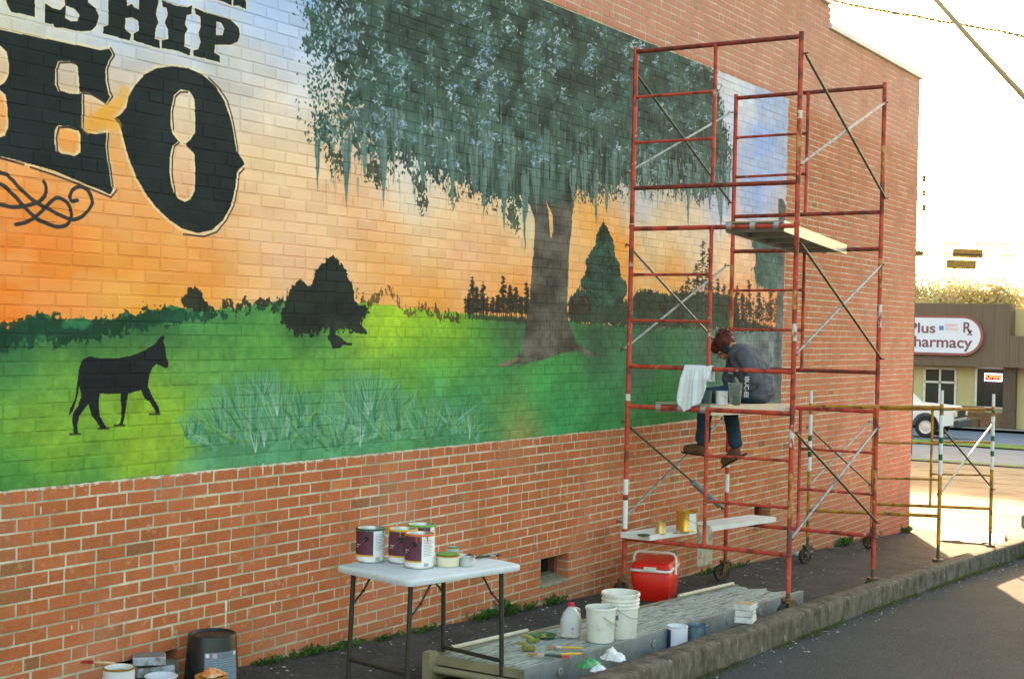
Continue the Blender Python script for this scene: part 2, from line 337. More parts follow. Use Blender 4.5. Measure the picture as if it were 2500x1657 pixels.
for ln in [[(705, 310), (730, 355), (700, 400), (685, 450), (688, 520), (702, 590), (718, 620), (685, 668)], [(520, 598), (580, 605), (640, 640), (680, 668)], [(532, 612), (530, 820)],
           [(378, 585), (366, 550), (364, 450), (378, 405), (450, 402), (485, 412)], [(366, 968), (360, 880), (376, 818), (440, 815), (492, 832)], [(692, 858), (684, 930), (694, 1020), (708, 1110), (720, 1192)],
           [(-300, 930), (0, 1010), (150, 1055)], [(190, 1070), (350, 1122), (500, 1178), (640, 1235), (706, 1262), (745, 1215)],
           [(1330, 500), (1400, 570), (1450, 650), (1480, 750), (1500, 850), (1518, 970)], [(1558, 1080), (1526, 1112), (1516, 1200), (1492, 1310), (1442, 1410), (1382, 1482), (1300, 1512), (1170, 1497)],
           [(1106, 830), (1100, 720), (1118, 622), (1150, 592), (1195, 592)], [(1115, 1230), (1098, 1120), (1100, 1000), (1112, 940), (1140, 914)], [(1186, 925), (1228, 968)]]:
    stroke(Z1([(x-7, y-2) for x, y in ln]), 3.2, CREAM, .8); stroke(Z1(ln), 3.0, LN, .95)
def smooth(pts, n=6):
    o = []
    P = [np.array(p, float) for p in pts]
    for i in range(len(P)-1):
        a, b, c, d = P[max(i-1, 0)], P[i], P[i+1], P[min(i+2, len(P)-1)]
        for k in range(n):
            t = k/n; o.append(tuple(.5*((2*b)+(c-a)*t+(2*a-5*b+4*c-d)*t*t+(3*b-a-3*c+d)*t**3)))
    return o+[tuple(P[-1])]
for cv in [[(-300, 1050), (0, 1105), (60, 1140), (130, 1210), (220, 1290), (330, 1350), (440, 1400), (500, 1395), (560, 1350), (590, 1290), (570, 1230), (520, 1195), (470, 1210), (445, 1250), (455, 1285), (490, 1280)],
           [(-200, 1120), (0, 1180), (70, 1230), (140, 1310), (220, 1390), (300, 1430), (370, 1450), (430, 1430), (455, 1370), (430, 1300), (370, 1265), (320, 1290), (240, 1370), (170, 1420), (100, 1435)],
           [(-200, 1290), (0, 1310), (80, 1325), (170, 1315), (250, 1285), (290, 1240), (290, 1190), (275, 1160)]]:
    stroke(Z1(smooth(cv)), 6, (62, 58, 58), .88, wob=1)
# orange brush marks between E and O
for q in [[(560, 820), (620, 790), (700, 780), (745, 800)], [(640, 740), (700, 700), (760, 660), (800, 590)], [(600, 770), (660, 730), (720, 720)]]:
    stroke(Z1(q), 20, (248, 176, 70), .5, wob=2)
# --- field ---
hz = Z2([(-400, 640), (0, 600), (80, 600), (150, 550), (240, 515), (330, 560), (420, 565), (480, 540), (560, 570), (680, 560), (700, 525), (760, 520), (800, 545), (880, 480), (940, 515), (1000, 485), (1060, 490), (1380, 492), (1680, 445)]) + \
     Z4([(1120, 460), (1350, 480), (1500, 492), (1620, 507), (1760, 520)]) + Z3([(320, 762), (700, 795), (940, 805), (1290, 835), (2300, 858)])
low = [(2300, 1300), (-200, 1400)]
P = rc(hz+[(2400, 1300), (-900, 1700)]); X = XX+N_wx*8; Y = YY+N_wy*10
gm = inside(P, X, Y).astype(np.float32)
gm_ = grs_f.mean(-1, keepdims=True); gg = (gm_+(grs_f-gm_)*.95)*(1.11+.16*(N_mid-.5)[..., None]+.16*(N_fin-.5)[..., None]*np.array([1, .8, .7], np.float32))
blend((slice(0, NH), slice(0, NW)), gm, gg)
ragged(hz[:19]+Z2([(1680, 500), (1300, 530), (900, 600), (700, 640), (400, 690), (0, 720), (-400, 760)]), (30, 66, 48), 14, .9, .85)
for k in range(3): ragged(Z2([(0, 650), (300, 640), (600, 640), (900, 590), (820, 560), (500, 590), (200, 600)]), (54, 112, 74), 16, 1.2, .45, nz=N_mid)
# tree line specks
def forest(line, depth, c, a=.95, thr=.42, ver=True):
    P = rc(line); xs = P[:, 0]; sl = (slice(max(0, int(P[:, 1].min())-int(depth)-4), min(NH, int(P[:, 1].max())+20)), slice(int(xs.min()), min(NW, int(xs.max()))))
    X, Y = XX[sl], YY[sl]; top = np.interp(X[0], xs, P[:, 1])[None]+(N_wx[sl][:1]*36)
    base = top-depth; t = (Y-base)/(top-base+1e-3)
    m = ((t > 0) & (t < 1) & (N_ver[sl]*.5+N_leaf[sl]*.5 > thr+.16*np.abs(t-.1))).astype(np.float32); blend(sl, m, col(c)*(1+.5*(N_mid[sl]-.5))[..., None], a)
forest(Z4([(1120, 395), (1200, 390), (1260, 385), (1340, 375), (1365, 430), (1450, 465), (1620, 500), (1750, 515)]), 22, (92, 72, 44), .8, .40)
forest(Z4([(270, 470), (330, 462), (420, 455), (520, 450), (700, 430)]), 16, (48, 50, 40), .9, .36)
def pine(x, top, base, wd, c=(56, 52, 42), n=70, trunk=True):
    if trunk: stroke(Z3([(x, top), (x+random.uniform(-3, 3), base)]), 2.6, (50, 44, 36))
    for k in range(n):
        t = random.random()**.8; y = top+(base-top)*.72*t; w_ = wd*(.18+.82*min(1, t*1.7))*(1 if t < .75 else .6); xx = x+random.gauss(0, w_*.42)
        stroke(Z3([(xx-random.uniform(3, 9), y+random.uniform(-2, 4)), (xx, y-random.uniform(0, 4)), (xx+random.uniform(3, 9), y+random.uniform(-2, 5))]), random.uniform(2, 4.6), tuple(int(q*random.uniform(.75, 1.3)) for q in c), random.uniform(.6, .95), False, wob=1.5)
for x in range(330, 712, 13): pine(x+random.uniform(-5, 5), random.uniform(660, 705), 790, 13, (66, 56, 42), 16)
for x, t_, w_ in ((370, 545, 26), (396, 610, 20), (432, 575, 24), (350, 650, 18), (552, 545, 24), (588, 600, 20), (626, 612, 22), (655, 665, 18), (688, 575, 22), (520, 655, 18), (600, 650, 18)): pine(x, t_, 795+random.uniform(0, 30)*(x < 440), w_)
poly(Z3([(320, 770), (500, 780), (705, 785), (705, 830), (560, 810), (420, 800)]), (62, 66, 48), .75, 3, soft=3)
# dark trees on the left hill
DT = (40, 48, 42)
ragged(Z4([(990, 188), (1030, 205), (1055, 245), (1085, 285), (1090, 325), (1118, 360), (1122, 440), (1145, 480), (1210, 470), (1190, 520), (1150, 565), (1100, 590), (1040, 560), (1010, 560), (960, 560), (880, 600), (800, 640), (760, 600), (720, 560), (690, 520), (720, 440), (735, 390), (770, 345), (820, 325), (850, 372), (870, 340), (890, 290), (915, 235), (955, 205)]), DT, 7, .8)
ragged(Z4([(690, 470), (1150, 465), (1215, 500), (1160, 570), (1120, 640), (1000, 610), (900, 640), (760, 645), (690, 560)]), DT, 9, 1.0, .92)
poly(Z4([(975, 520), (1005, 520), (1010, 640), (1060, 690), (1110, 700), (1000, 715), (960, 690), (975, 640)]), DT, 1, 4)
stroke(Z4([(990, 540), (995, 640), (1000, 712)]), 11, DT); stroke(Z4([(1000, 690), (1060, 698), (1105, 702)]), 5, DT)
ragged(Z4([(1090, 600), (1150, 570), (1180, 620), (1220, 632), (1130, 650)]), DT, 5, .8); ragged(Z4([(760, 590), (900, 585), (960, 600), (900, 640), (800, 640)]), DT, 8, .9, .7)
ragged(Z4([(185, 352), (215, 385), (240, 440), (265, 492), (200, 505), (110, 495), (100, 440), (130, 410), (145, 375)]), (50, 50, 40), 6, .9)
# right side: conifer, forest band, grey moss tree
ragged(Z3([(935, 690), (960, 650), (1000, 610), (1060, 640), (1120, 680), (1300, 690), (1340, 640), (1420, 620), (1500, 655), (1560, 640), (1605, 640), (1800, 640), (1930, 660), (1930, 850), (1500, 850), (1280, 840), (930, 806)]), (54, 74, 60), 10, .8, .96)
for x in range(945, 1060, 11): pine(x+random.uniform(-4, 4), random.uniform(630, 690), 806, 15, (62, 58, 44), 22)
ragged(Z3([(1140, 212), (1168, 265), (1190, 320), (1210, 370), (1208, 420), (1238, 470), (1242, 540), (1278, 580), (1288, 622), (1250, 700), (1190, 745), (1090, 725), (1050, 645), (1003, 602), (1012, 560), (1040, 520), (1035, 450), (1068, 400), (1095, 350), (1102, 300)]), (52, 76, 62), 6, .75, var=.2)
for k in range(90):
    y = random.uniform(300, 720); h = 22+(y-215)*.22; x = 1142+random.uniform(-h, h); stroke(Z3([(x, y), (x+random.uniform(-18, 18), y+14)]), random.uniform(3, 6), random.choice([(72, 104, 84), (88, 116, 92), (40, 60, 50)]), .6)
for x, t_, w_, b2 in ((1725, 328, 52, 860), (1762, 380, 34, 860), (1690, 470, 40, 850), (1640, 545, 40, 850), (1606, 600, 30, 850), (1775, 520, 40, 850), (1815, 560, 30, 850), (1850, 590, 32, 850), (1885, 620, 26, 850), (1420, 622, 40, 800), (1350, 640, 40, 800), (1500, 648, 40, 800), (1560, 640, 30, 800)): pine(x, t_, b2, w_, (54, 60, 50), 110)
for x in range(1905, 2168, 12): pine(x+random.uniform(-4, 4), random.uniform(640, 720), 850, 12, (60, 56, 46), 16)
for x, t_, w_ in ((2000, 560, 20), (1930, 585, 20), (2060, 640, 22), (2125, 620, 22), (1962, 640, 18)): pine(x, t_, 850, w_, (56, 54, 46), 60)
ragged(Z3([(1900, 760), (1990, 800), (2170, 845), (2170, 870), (1900, 870)]), (56, 56, 48), 7, 1.1)
ragged(Z3([(2010, 335), (2050, 325), (2120, 350), (2190, 385), (2205, 450), (2195, 560), (2150, 640), (2100, 620), (2060, 600), (2035, 560), (2030, 500), (2042, 420)]), (78, 102, 92), 9, .9)
for k in range(26):
    x = random.uniform(2040, 2190); y = random.uniform(480, 600); stroke(Z3([(x, y), (x+2, y+random.uniform(30, 110))]), random.uniform(4, 8), random.choice([(70, 92, 86), (96, 122, 112)]), .75, True)
for k in range(70):
    x = random.gauss(2115, 42); y = random.uniform(345, 560); stroke(Z3([(x, y), (x+random.uniform(-14, 14), y+12)]), random.uniform(3, 7), random.choice([(60, 84, 74), (106, 132, 120), (86, 114, 100)]), .6)
poly(Z3([(2172, 95), (2188, 78), (2205, 95), (2216, 130), (2212, 500), (2205, 900), (2198, 1300), (2140, 1310), (2155, 900), (2168, 500)]), (92, 96, 96), .9, 3, .12)
poly(Z3([(1960, 880), (2200, 880), (2200, 1360), (2050, 1360), (1930, 1320), (1900, 1100)]), (112, 120, 118), .55, 14, .2, soft=18)
for k in range(24):
    x = random.uniform(1910, 2190); y = random.uniform(860, 1000); stroke(Z3([(x, y), (x+random.uniform(-6, 6), y+random.uniform(40, 160))]), random.uniform(6, 18), random.choice([(132, 138, 132), (90, 98, 96), (74, 80, 80)]), .35, True)
# oak trunk
BK = (92, 86, 77)
poly(Z3([(640, -40), (700, 100), (735, 200), (735, 350), (715, 550), (705, 700), (690, 830), (670, 930), (640, 1010), (520, 1068), (540, 1078), (640, 1060), (740, 1050), (830, 1020), (900, 990), (990, 992), (1080, 1018), (1130, 1015), (1060, 985), (985, 935), (950, 860), (930, 790), (925, 700), (935, 500), (950, 300), (965, 100), (1010, -40)]), BK, 1, 2.5, .16)
for k in range(110):
    x = random.gauss(825, 62); y = random.uniform(60, 960); f_ = 1+max(0, (y-700)/700)
    x = 825+(x-825)*f_; x = min(max(x, 722-(y > 800)*70), 930+(y > 850)*60)
    stroke(Z3([(x, y), (x+random.uniform(-6, 6), y+random.uniform(30, 90))]), random.uniform(2, 7), random.choice([(76, 66, 60), (118, 104, 94), (88, 86, 82), (66, 58, 54)]), .5, True)
poly(Z3([(520, 1068), (600, 1030), (650, 1020), (640, 1045), (560, 1076)]), (150, 116, 92), .7, 2)
poly(Z3([(798, 95), (818, 160), (824, 260), (833, 325), (848, 270), (844, 190), (826, 150)]), (246, 190, 130), 1, 1.5)
for k in range(120):      # grass at the root flare
    x = random.uniform(560, 1150); y = random.uniform(1000, 1080); stroke(Z3([(x, y+10), (x+random.uniform(-6, 6), y-random.uniform(4, 22))]), 3, random.choice([(70, 132, 66), (92, 146, 72), (54, 108, 60)]), .6, True)
# oak crown
FO = (64, 82, 74)
crown = V([(742, -80), (728, 20), (726, 70), (745, 110), (752, 150), (792, 205), (792, 232), (745, 255), (742, 285), (748, 308), (775, 330), (810, 352), (900, 372), (955, 392), (985, 415), (1060, 425), (1120, 465), (1200, 478), (1240, 470), (1320, 458), (1380, 452), (1450, 438), (1500, 430), (1600, 450), (1650, 462), (1680, 440), (1690, 360), (1668, 250), (1648, 150), (1500, 30), (1250, -80)])
sl, m = ragged(crown, FO, 44, 1.15, 1.0, .14, nz=N_leaf*.8+N_mid*.2)
ragged(V([(700, 20), (722, 10), (752, 60), (740, 130), (700, 118), (692, 95), (715, 70)]), FO, 16, 1.5, .9, thr=.6)
ragged(V([(718, 300), (735, 270), (800, 250), (810, 330), (760, 345), (722, 340)]), (58, 72, 58), 12, 1.5, .9, thr=.58)
for q in ([(955, 400), (985, 420), (990, 480), (975, 490), (960, 450)], [(1030, 430), (1070, 440), (1060, 480), (1040, 470)], [(1155, 460), (1190, 470), (1200, 540), (1175, 530)], [(750, 340), (790, 350), (800, 400), (775, 410)], [(840, 370), (900, 380), (890, 430), (850, 420)]):
    ragged(V(q), (62, 72, 58), 12, 2.0, .85, thr=.62)
mb_ = boxblur(m, 40)
lo = np.clip((mb_-.55)*3, 0, 1)*np.clip((N_mid[sl]-.5)*3, 0, 1); blend(sl, lo*m, col((72, 98, 80)), .4)
lo = np.clip((N_vst[sl]-.5)*4, 0, 1)*np.clip((ony(1300, 560)[2]+1.25-(MZ0+YY[sl]*RES))*1.4, 0, 1)*m; blend(sl, lo, col((98, 124, 114)), .6)
MOSS = [(106, 130, 124), (94, 116, 112), (122, 144, 136), (84, 104, 98), (112, 134, 124)]
for x, y0, y1, w_ in [(733, 330, 452, 10), (800, 320, 500, 17), (842, 330, 430, 9), (886, 330, 492, 17), (768, 300, 360, 20), (920, 280, 380, 18), (975, 330, 460, 12), (1045, 340, 512, 13), (1095, 360, 470, 14), (1118, 400, 512, 10), (1165, 400, 545, 13), (1213, 420, 588, 13), (1130, 320, 440, 20), (1010, 270, 400, 22),
                      (1180, 330, 470, 20), (1240, 380, 520, 18), (1325, 420, 485, 10), (1377, 420, 532, 9), (1402, 430, 500, 8), (1270, 330, 480, 24), (1420, 380, 470, 12), (1350, 380, 470, 14), (1490, 380, 480, 12), (1590, 400, 545, 9), (1530, 390, 470, 9), (1640, 420, 500, 10), (1665, 440, 560, 10), (1680, 400, 520, 12), (1560, 400, 480, 10), (1610, 400, 470, 9)]:
    for k in range(16):
        xx = x+random.gauss(0, w_*.30); f_ = 1-abs(xx-x)/(w_*1.3); e = y0+(y1-y0)*max(.35, f_)*random.uniform(.8, 1.04); yy = y0-random.uniform(0, 30)
        stroke(V([(xx, yy), (xx+random.uniform(-1.5, 1.5), yy+(e-yy)*.4), (xx+(x-xx)*.3+random.uniform(-1.5, 1.5), yy+(e-yy)*.75), (xx+(x-xx)*.5, e)]), random.uniform(4, 9), random.choice(MOSS), random.uniform(.65, .95), 2.4, wob=1.5)
for k in range(420):
    x = random.uniform(750, 1670); y = random.uniform(250, 425); stroke(V([(x, y), (x+random.uniform(-3, 3), y+random.uniform(20, 85))]), random.uniform(3, 9), random.choice(MOSS), .42, True, wob=1.5)
for k in range(1500):      # sky showing between leaves
    x = random.uniform(735, 1655); y = random.uniform(0, 400) if random.random() < .75 else random.uniform(60, 200)
    q = rc(V([(x, y)]))[0]; i, j = int(q[1]), int(q[0])
    if not (0 <= i < NH and 0 <= j < NW) or PIC[i, j, 0] > .45 or N_mid[i, j] < .52: continue
    c = random.choice([(166, 190, 216), (130, 160, 178), (200, 212, 226), (110, 142, 150)])
    for t in range(random.randint(1, 6)):
        a = random.gauss(0, 6); b = random.gauss(0, 6); stroke(V([(x+a, y+b), (x+a+random.uniform(-5, 5), y+b+random.uniform(-2, 7)), (x+a+random.uniform(-6, 6), y+b+random.uniform(0, 9))]), random.uniform(1.2, 3.6), c, random.uniform(.3, .85), False, wob=2.5)
for k in range(320):      # sky gaps at the crown's left edge
    x = random.gauss(775, 34); y = random.uniform(-10, 330); stroke(V([(x, y), (x+random.uniform(-5, 5), y+random.uniform(2, 8))]), random.uniform(2, 5.5), (196, 212, 236) if y < 140 else (226, 222, 222) if y < 230 else (246, 212, 176), random.uniform(.4, .9), False, wob=3)
for k in range(420):      # loose leaves at the crown's left edge
    x = random.gauss(742, 22); y = random.uniform(0, 330); stroke(V([(x, y), (x+random.uniform(-7, 7), y+random.uniform(3, 9))]), random.uniform(3, 6), random.choice([(40, 70, 62), (58, 92, 80), (74, 104, 92)]), .9, True)
for k in range(500):
    x = random.uniform(1430, 1690); y = random.uniform(340, 470); c = random.choice([(176, 196, 226), (60, 82, 74), (84, 108, 104), (210, 214, 226)]); stroke(V([(x, y), (x+random.uniform(-3, 3), y+random.uniform(6, 22))]), random.uniform(2, 5), c, .55, True)
# palmettos
PAL = [(108, 162, 128), (92, 152, 110), (124, 174, 146), (82, 142, 96), (98, 146, 116), (56, 112, 76), (128, 166, 88), (74, 128, 100), (64, 122, 70), (138, 180, 152)]
ragged(V([(430, 1070), (440, 960), (500, 920), (560, 870), (640, 860), (700, 900), (780, 880), (830, 850), (900, 870), (960, 900), (1040, 920), (1100, 940), (1145, 980), (1130, 1040), (900, 1070), (640, 1090)]), (84, 142, 112), 46, .9, .36, nz=N_mid)
for bx, by, n, L_ in [(455, 1020, 70, 80), (520, 1030, 120, 150), (585, 1035, 150, 200), (650, 1040, 120, 210), (610, 930, 60, 90), (735, 1035, 90, 150), (830, 1030, 170, 210), (860, 1000, 90, 200), (920, 1020, 90, 160), (985, 1015, 70, 140), (1085, 1015, 90, 110), (1050, 1000, 50, 120), (780, 1045, 70, 120), (700, 990, 60, 110)]:
    for k in range(n):
        a = random.gauss(90, 34); l = L_*random.uniform(.4, 1)
        e = (bx+math.cos(R(a))*l*.75, by-abs(math.sin(R(a)))*l)
        s_ = (bx+random.uniform(-14, 14)+math.cos(R(a))*l*.25, by-abs(math.sin(R(a)))*l*.25+random.uniform(-12, 14))
        stroke(V([s_, ((s_[0]+e[0])/2, (s_[1]+e[1])/2-2), e]), random.uniform(3.0, 10), random.choice(PAL), random.uniform(.35, .8), True, wob=1)
for bx, by in [(610, 1030), (832, 1032), (590, 1045), (1085, 1012), (640, 960), (850, 960)]:
    for k in range(7):
        a = random.gauss(90, 20); l = random.uniform(40, 110); stroke(V([(bx, by), (bx+math.cos(R(a))*l*.6, by-l)]), 3.2, (180, 204, 184), .5, True)
# horse
HB = [(968, 652), (945, 655), (915, 695), (860, 735), (770, 770), (690, 785), (600, 785), (520, 775), (485, 795), (465, 840), (458, 900), (470, 960), (478, 1010), (460, 1060), (430, 1110), (425, 1160), (432, 1200), (430, 1225), (458, 1228), (455, 1180), (470, 1120), (520, 1050), (540, 1120), (570, 1160), (592, 1198), (628, 1195), (610, 1165), (590, 1130), (585, 1080), (588, 990), (640, 998), (710, 992), (712, 1050), (715, 1120), (705, 1165), (690, 1178), (722, 1178), (735, 1120), (745, 1050), (755, 992), (830, 975), (850, 1020), (880, 1040), (905, 1085), (918, 1110), (940, 1108), (930, 1070), (905, 1025), (885, 990), (868, 945), (880, 880), (895, 840), (920, 815), (950, 830), (970, 842), (988, 838), (990, 800), (975, 775), (972, 720), (960, 690)]
poly(Z2(HB), (34, 38, 40), 1, .6, .05); poly(Z2([(465, 850), (455, 930), (440, 1020), (412, 1080), (408, 1118), (428, 1095), (445, 1040), (465, 960), (475, 880)]), (34, 38, 40), 1, .6)
for x, y in [(448, 1230), (615, 1197), (708, 1178), (915, 1112)]: stroke(Z2([(x-36, y+2), (x+24, y)]), 3.4, (40, 46, 34), .8)
# --- limits, white ground coat below the edge, drips ---
ed = (vnoise(1, NW, 2, 14, 91)[0]-.5)*.007; XM = MX0+np.arange(NW)*RES; ZM = (MZ0+np.arange(NH)*RES)[:, None]
botz = MBOT+np.interp(XM, [0, 11.5, 13.3, 14.8], [0, 0, .03, .06])[None]
rx = MRIGHT+(vnoise(NH, 1, 14, 2, 92)-.5)*.03
ins = (ZM > botz+ed[None]*.6) & (ZM < MTOP+ed[None]*.25) & (XM[None] < rx)
ALP[ins] = 1
wh = (ZM > botz-.016+ed[None]) & (ZM < MTOP+.002) & (XM[None] < rx+.022) & ~ins
wa = np.clip((N_fin-.38)*6, 0, 1)*np.interp(XM, [3, 6, 8, 11], [1, .9, .45, .4])[None]
PIC[wh] = np.array([.86, .87, .80], np.float32); ALP[wh] = wa[wh]*.8
def drip(px, y0, y1, w_, c, a):
    P = rc([(px, y0), (px+(y1-y0)*.004, y1)]); x = P[:, 0].mean()
    i0, i1 = int(P[1, 1]), int(P[0, 1]); j0 = int(x-w_/2); j1 = max(j0+1, int(x+w_/2))
    if i0 < 0 or j0 < 0: return
    PIC[i0:i1, j0:j1] = PIC[i0:i1, j0:j1]*(1-a)*0+col(c); ALP[i0:i1, j0:j1] = np.maximum(ALP[i0:i1, j0:j1], a*np.clip(N_ver[i0:i1, j0:j1]*2.4-.3, .2, 1))
for d in [(551, 1465, 1546, 5, .95), (100, 1236, 1256, 2, .8), (643, 1130, 1158, 3, .9), (668, 1272, 1302, 2, .7), (992, 1200, 1262, 2, .8), (1183, 1440, 1472, 3, .8), (1311, 1300, 1338, 2.4, .9), (1367, 1198, 1218, 2.4, .9), (1368, 1196, 1214, 2, .9), (1000, 1505, 1520, 2, .7), (926, 1232, 1248, 2, .6), (691, 1422, 1434, 2, .6), (762, 1405, 1418, 2, .6), (175, 1525, 1536, 2, .7), (200, 1525, 1534, 2, .7), (925, 1172, 1190, 2, .5), (1376, 1320, 1332, 2, .6)]:
    drip(d[0], d[1], d[2], d[3]*1.3, (232, 226, 216), d[4])
for k in range(120):
    x = random.uniform(0, 1500) if k > 40 else random.uniform(0, 300); y0 = 1196-.1*x+random.uniform(2, 160); drip(x, y0, y0+random.uniform(10, 45), random.uniform(2, 12), random.choice([(176, 140, 110), (120, 104, 62), (196, 150, 130), (110, 84, 60)]), random.uniform(.08, .3))
lft = (ZM < botz) & (ZM > botz-.42-.5*(N_big-.5)) & (XM[None] < 5.6) & (ALP < .05)      # green wash run-off in the joints at the left
IMG = bpy.data.images.new('mural_paint', NW, NH, alpha=True)
buf = np.empty((NH, NW, 4), np.float32); gy = PIC.mean(-1, keepdims=True); buf[..., :3] = np.clip(gy+(PIC-gy)*1.05, 0, 1); buf[..., 3] = np.clip(ALP, 0, 1)
IMG.alpha_mode = 'CHANNEL_PACKED'; IMG.pixels.foreach_set(buf.ravel()); IMG.update(); IMG.pack()
del buf, sky_f, grs_f, gg, N_big, N_mid, N_fin, N_ver, N_leaf

# ------------------------------------------------------------------ brick building
def brick_mat(name, mortar):
    m = bpy.data.materials.new(name); m.use_nodes = True; t = m.node_tree; b = t.nodes['Principled BSDF']; N = t.nodes.new; K = t.links.new
    geo = N('ShaderNodeNewGeometry'); sp = N('ShaderNodeSeparateXYZ'); K(geo.outputs['Position'], sp.inputs[0])
    def mr(sock, a, c, lo=0, hi=1, cl=True):
        n = N('ShaderNodeMapRange'); n.clamp = cl
        for k, v_ in zip(('From Min', 'From Max', 'To Min', 'To Max'), (a, c, lo, hi)): n.inputs[k].default_value = v_
        K(sock, n.inputs['Value']); return n.outputs['Result']
    def mix(f, a, c, mode='MIX'):
        n = N('ShaderNodeMix'); n.data_type = 'RGBA'; n.blend_type = mode
        for s_, v_ in (('Factor', f), ('A', a), ('B', c)):
            if isinstance(v_, (int, float)): n.inputs[s_].default_value = v_
            elif isinstance(v_, tuple): n.inputs[s_].default_value = (*v_, 1)
            else: K(v_, n.inputs[s_])
        return n.outputs['Result']
    def noise(s_, d=4, st=None):
        n = N('ShaderNodeTexNoise'); n.inputs['Scale'].default_value = s_; n.inputs['Detail'].default_value = d
        if st:
            mp = N('ShaderNodeMapping'); mp.inputs['Scale'].default_value = st; K(geo.outputs['Position'], mp.inputs[0]); K(mp.outputs[0], n.inputs['Vector'])
        else: K(geo.outputs['Position'], n.inputs['Vector'])
        return n.outputs['Fac']
    cb = N('ShaderNodeCombineXYZ'); K(mr(sp.outputs['X'], MX0, MX1, 0, 1, False), cb.inputs[0]); K(mr(sp.outputs['Z'], MZ0, MZ1, 0, 1, False), cb.inputs[1])
    im = N('ShaderNodeTexImage'); im.image = IMG; im.extension = 'CLIP'; K(cb.outputs[0], im.inputs['Vector'])
    up = mr(sp.outputs['Z'], 3.4, 5.2)
    if mortar:
        c = mix(mr(noise(9), .35, .7), lin((226, 216, 188)), lin((202, 192, 166)))
        c = mix(mr(noise(2.6, 6), .46, .66, 0, .75), c, lin((138, 132, 106)))
        c = mix(mr(noise(38, 4), .55, .7, 0, .5), c, lin((120, 112, 92)))
        low_ = mr(sp.outputs['Z'], .1, -.5, 0, .5); c = mix(low_, c, lin((134, 128, 112)))
        gl = mix(mr(sp.outputs['X'], 4.9, 5.7, 1, 0), lin((0, 0, 0)), lin((255, 255, 255)))
        c = mix(mr(noise(3, 3), .4, .6, 0, .3), c, lin((150, 158, 108)))
        fac = im.outputs['Alpha']; mu = mix(.08, im.outputs['Color'], lin((70, 54, 36)))
    else:
        at1 = N('ShaderNodeAttribute'); at1.attribute_name = 'tint'; at2 = N('ShaderNodeAttribute'); at2.attribute_type = 'OBJECT'; at2.attribute_name = 'tint'
        ad = N('ShaderNodeMath'); ad.operation = 'ADD'; K(at1.outputs['Fac'], ad.inputs[0]); K(at2.outputs['Fac'], ad.inputs[1])
        rp = N('ShaderNodeValToRGB'); K(ad.outputs[0], rp.inputs[0]); rp.color_ramp.interpolation = 'LINEAR'
        stops = [(0, (126, 90, 62)), (.012, (148, 98, 62)), (.03, (174, 96, 58)), (.4, (184, 102, 62)), (.75, (192, 110, 69)), (.95, (172, 94, 57)), (1, (202, 126, 72))]
        e = rp.color_ramp.elements
        for k, (p_, c_) in enumerate(stops):
            el = e[k] if k < 2 else e.new(p_)
            el.position = p_; el.color = (*lin(c_), 1)
        c = rp.outputs['Color']
        c = mix(mr(noise(45, 4), .3, .75, 0, .25), c, lin((224, 150, 104)))
        c = mix(mr(noise(130, 3), .56, .7, 0, .45), c, lin((140, 84, 54)))
        c = mix(mr(noise(14, 6), .60, .70, 0, .5), c, lin((220, 176, 140)))
        c = mix(mr(noise(5, 6), .5, .70, 0, .5), c, lin((156, 98, 62)))
        c = mix(mr(noise(5, 3, (1, 1, .12)), .58, .72, 0, .35), c, lin((150, 110, 80)))
        c = mix(mr(sp.outputs['Z'], 4.1, 4.3, 0, .5), c, lin((222, 168, 150)))  # pale wash of glare painted into the brick colour above the mural
        c = mix(mr(sp.outputs['X'], 13.5, 19, 0, .4), c, lin((220, 164, 138)))  # glare haze painted in as well, paler towards the far corner
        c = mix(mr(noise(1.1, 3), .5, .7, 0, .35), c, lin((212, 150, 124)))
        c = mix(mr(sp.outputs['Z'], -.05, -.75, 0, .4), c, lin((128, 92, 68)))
        fac = im.outputs['Alpha']
        v_ = mr(ad.outputs[0], 0, 1, .93, 1.07); hs = N('ShaderNodeHueSaturation'); K(v_, hs.inputs['Value']); K(im.outputs['Color'], hs.inputs['Color']); mu = hs.outputs['Color']
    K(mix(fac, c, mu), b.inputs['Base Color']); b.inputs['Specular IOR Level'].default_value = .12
    K(mr(fac, 0, 1, .95, .7), b.inputs['Roughness'])
    bp = N('ShaderNodeBump'); bp.inputs['Strength'].default_value = .35; bp.inputs['Distance'].default_value = .006
    K(noise(90, 4), bp.inputs['Height']); K(bp.outputs['Normal'], b.inputs['Normal'])
    return m
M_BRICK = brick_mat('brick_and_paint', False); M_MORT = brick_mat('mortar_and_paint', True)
CRS, JT = .0692, .010
XL, XR = 1.6, 19.5
VENTS = [(9.607, 10.045), (13.95, 14.40), (5.26, 5.695)]
VZ0, VZ1 = .825-17*CRS, .825-14*CRS
def wall_top(x): return 5.20 if x > 15.82 else 5.47
bld = thing('brick_building', (10, 0, gz(10)), 'orange brick building whose long side wall carries a painted ranch mural', 'building')
bricks = []          # x0,x1,z0,z1,kind
rb = random.Random(3)
k0 = -int((5.5-.825)/CRS)-1
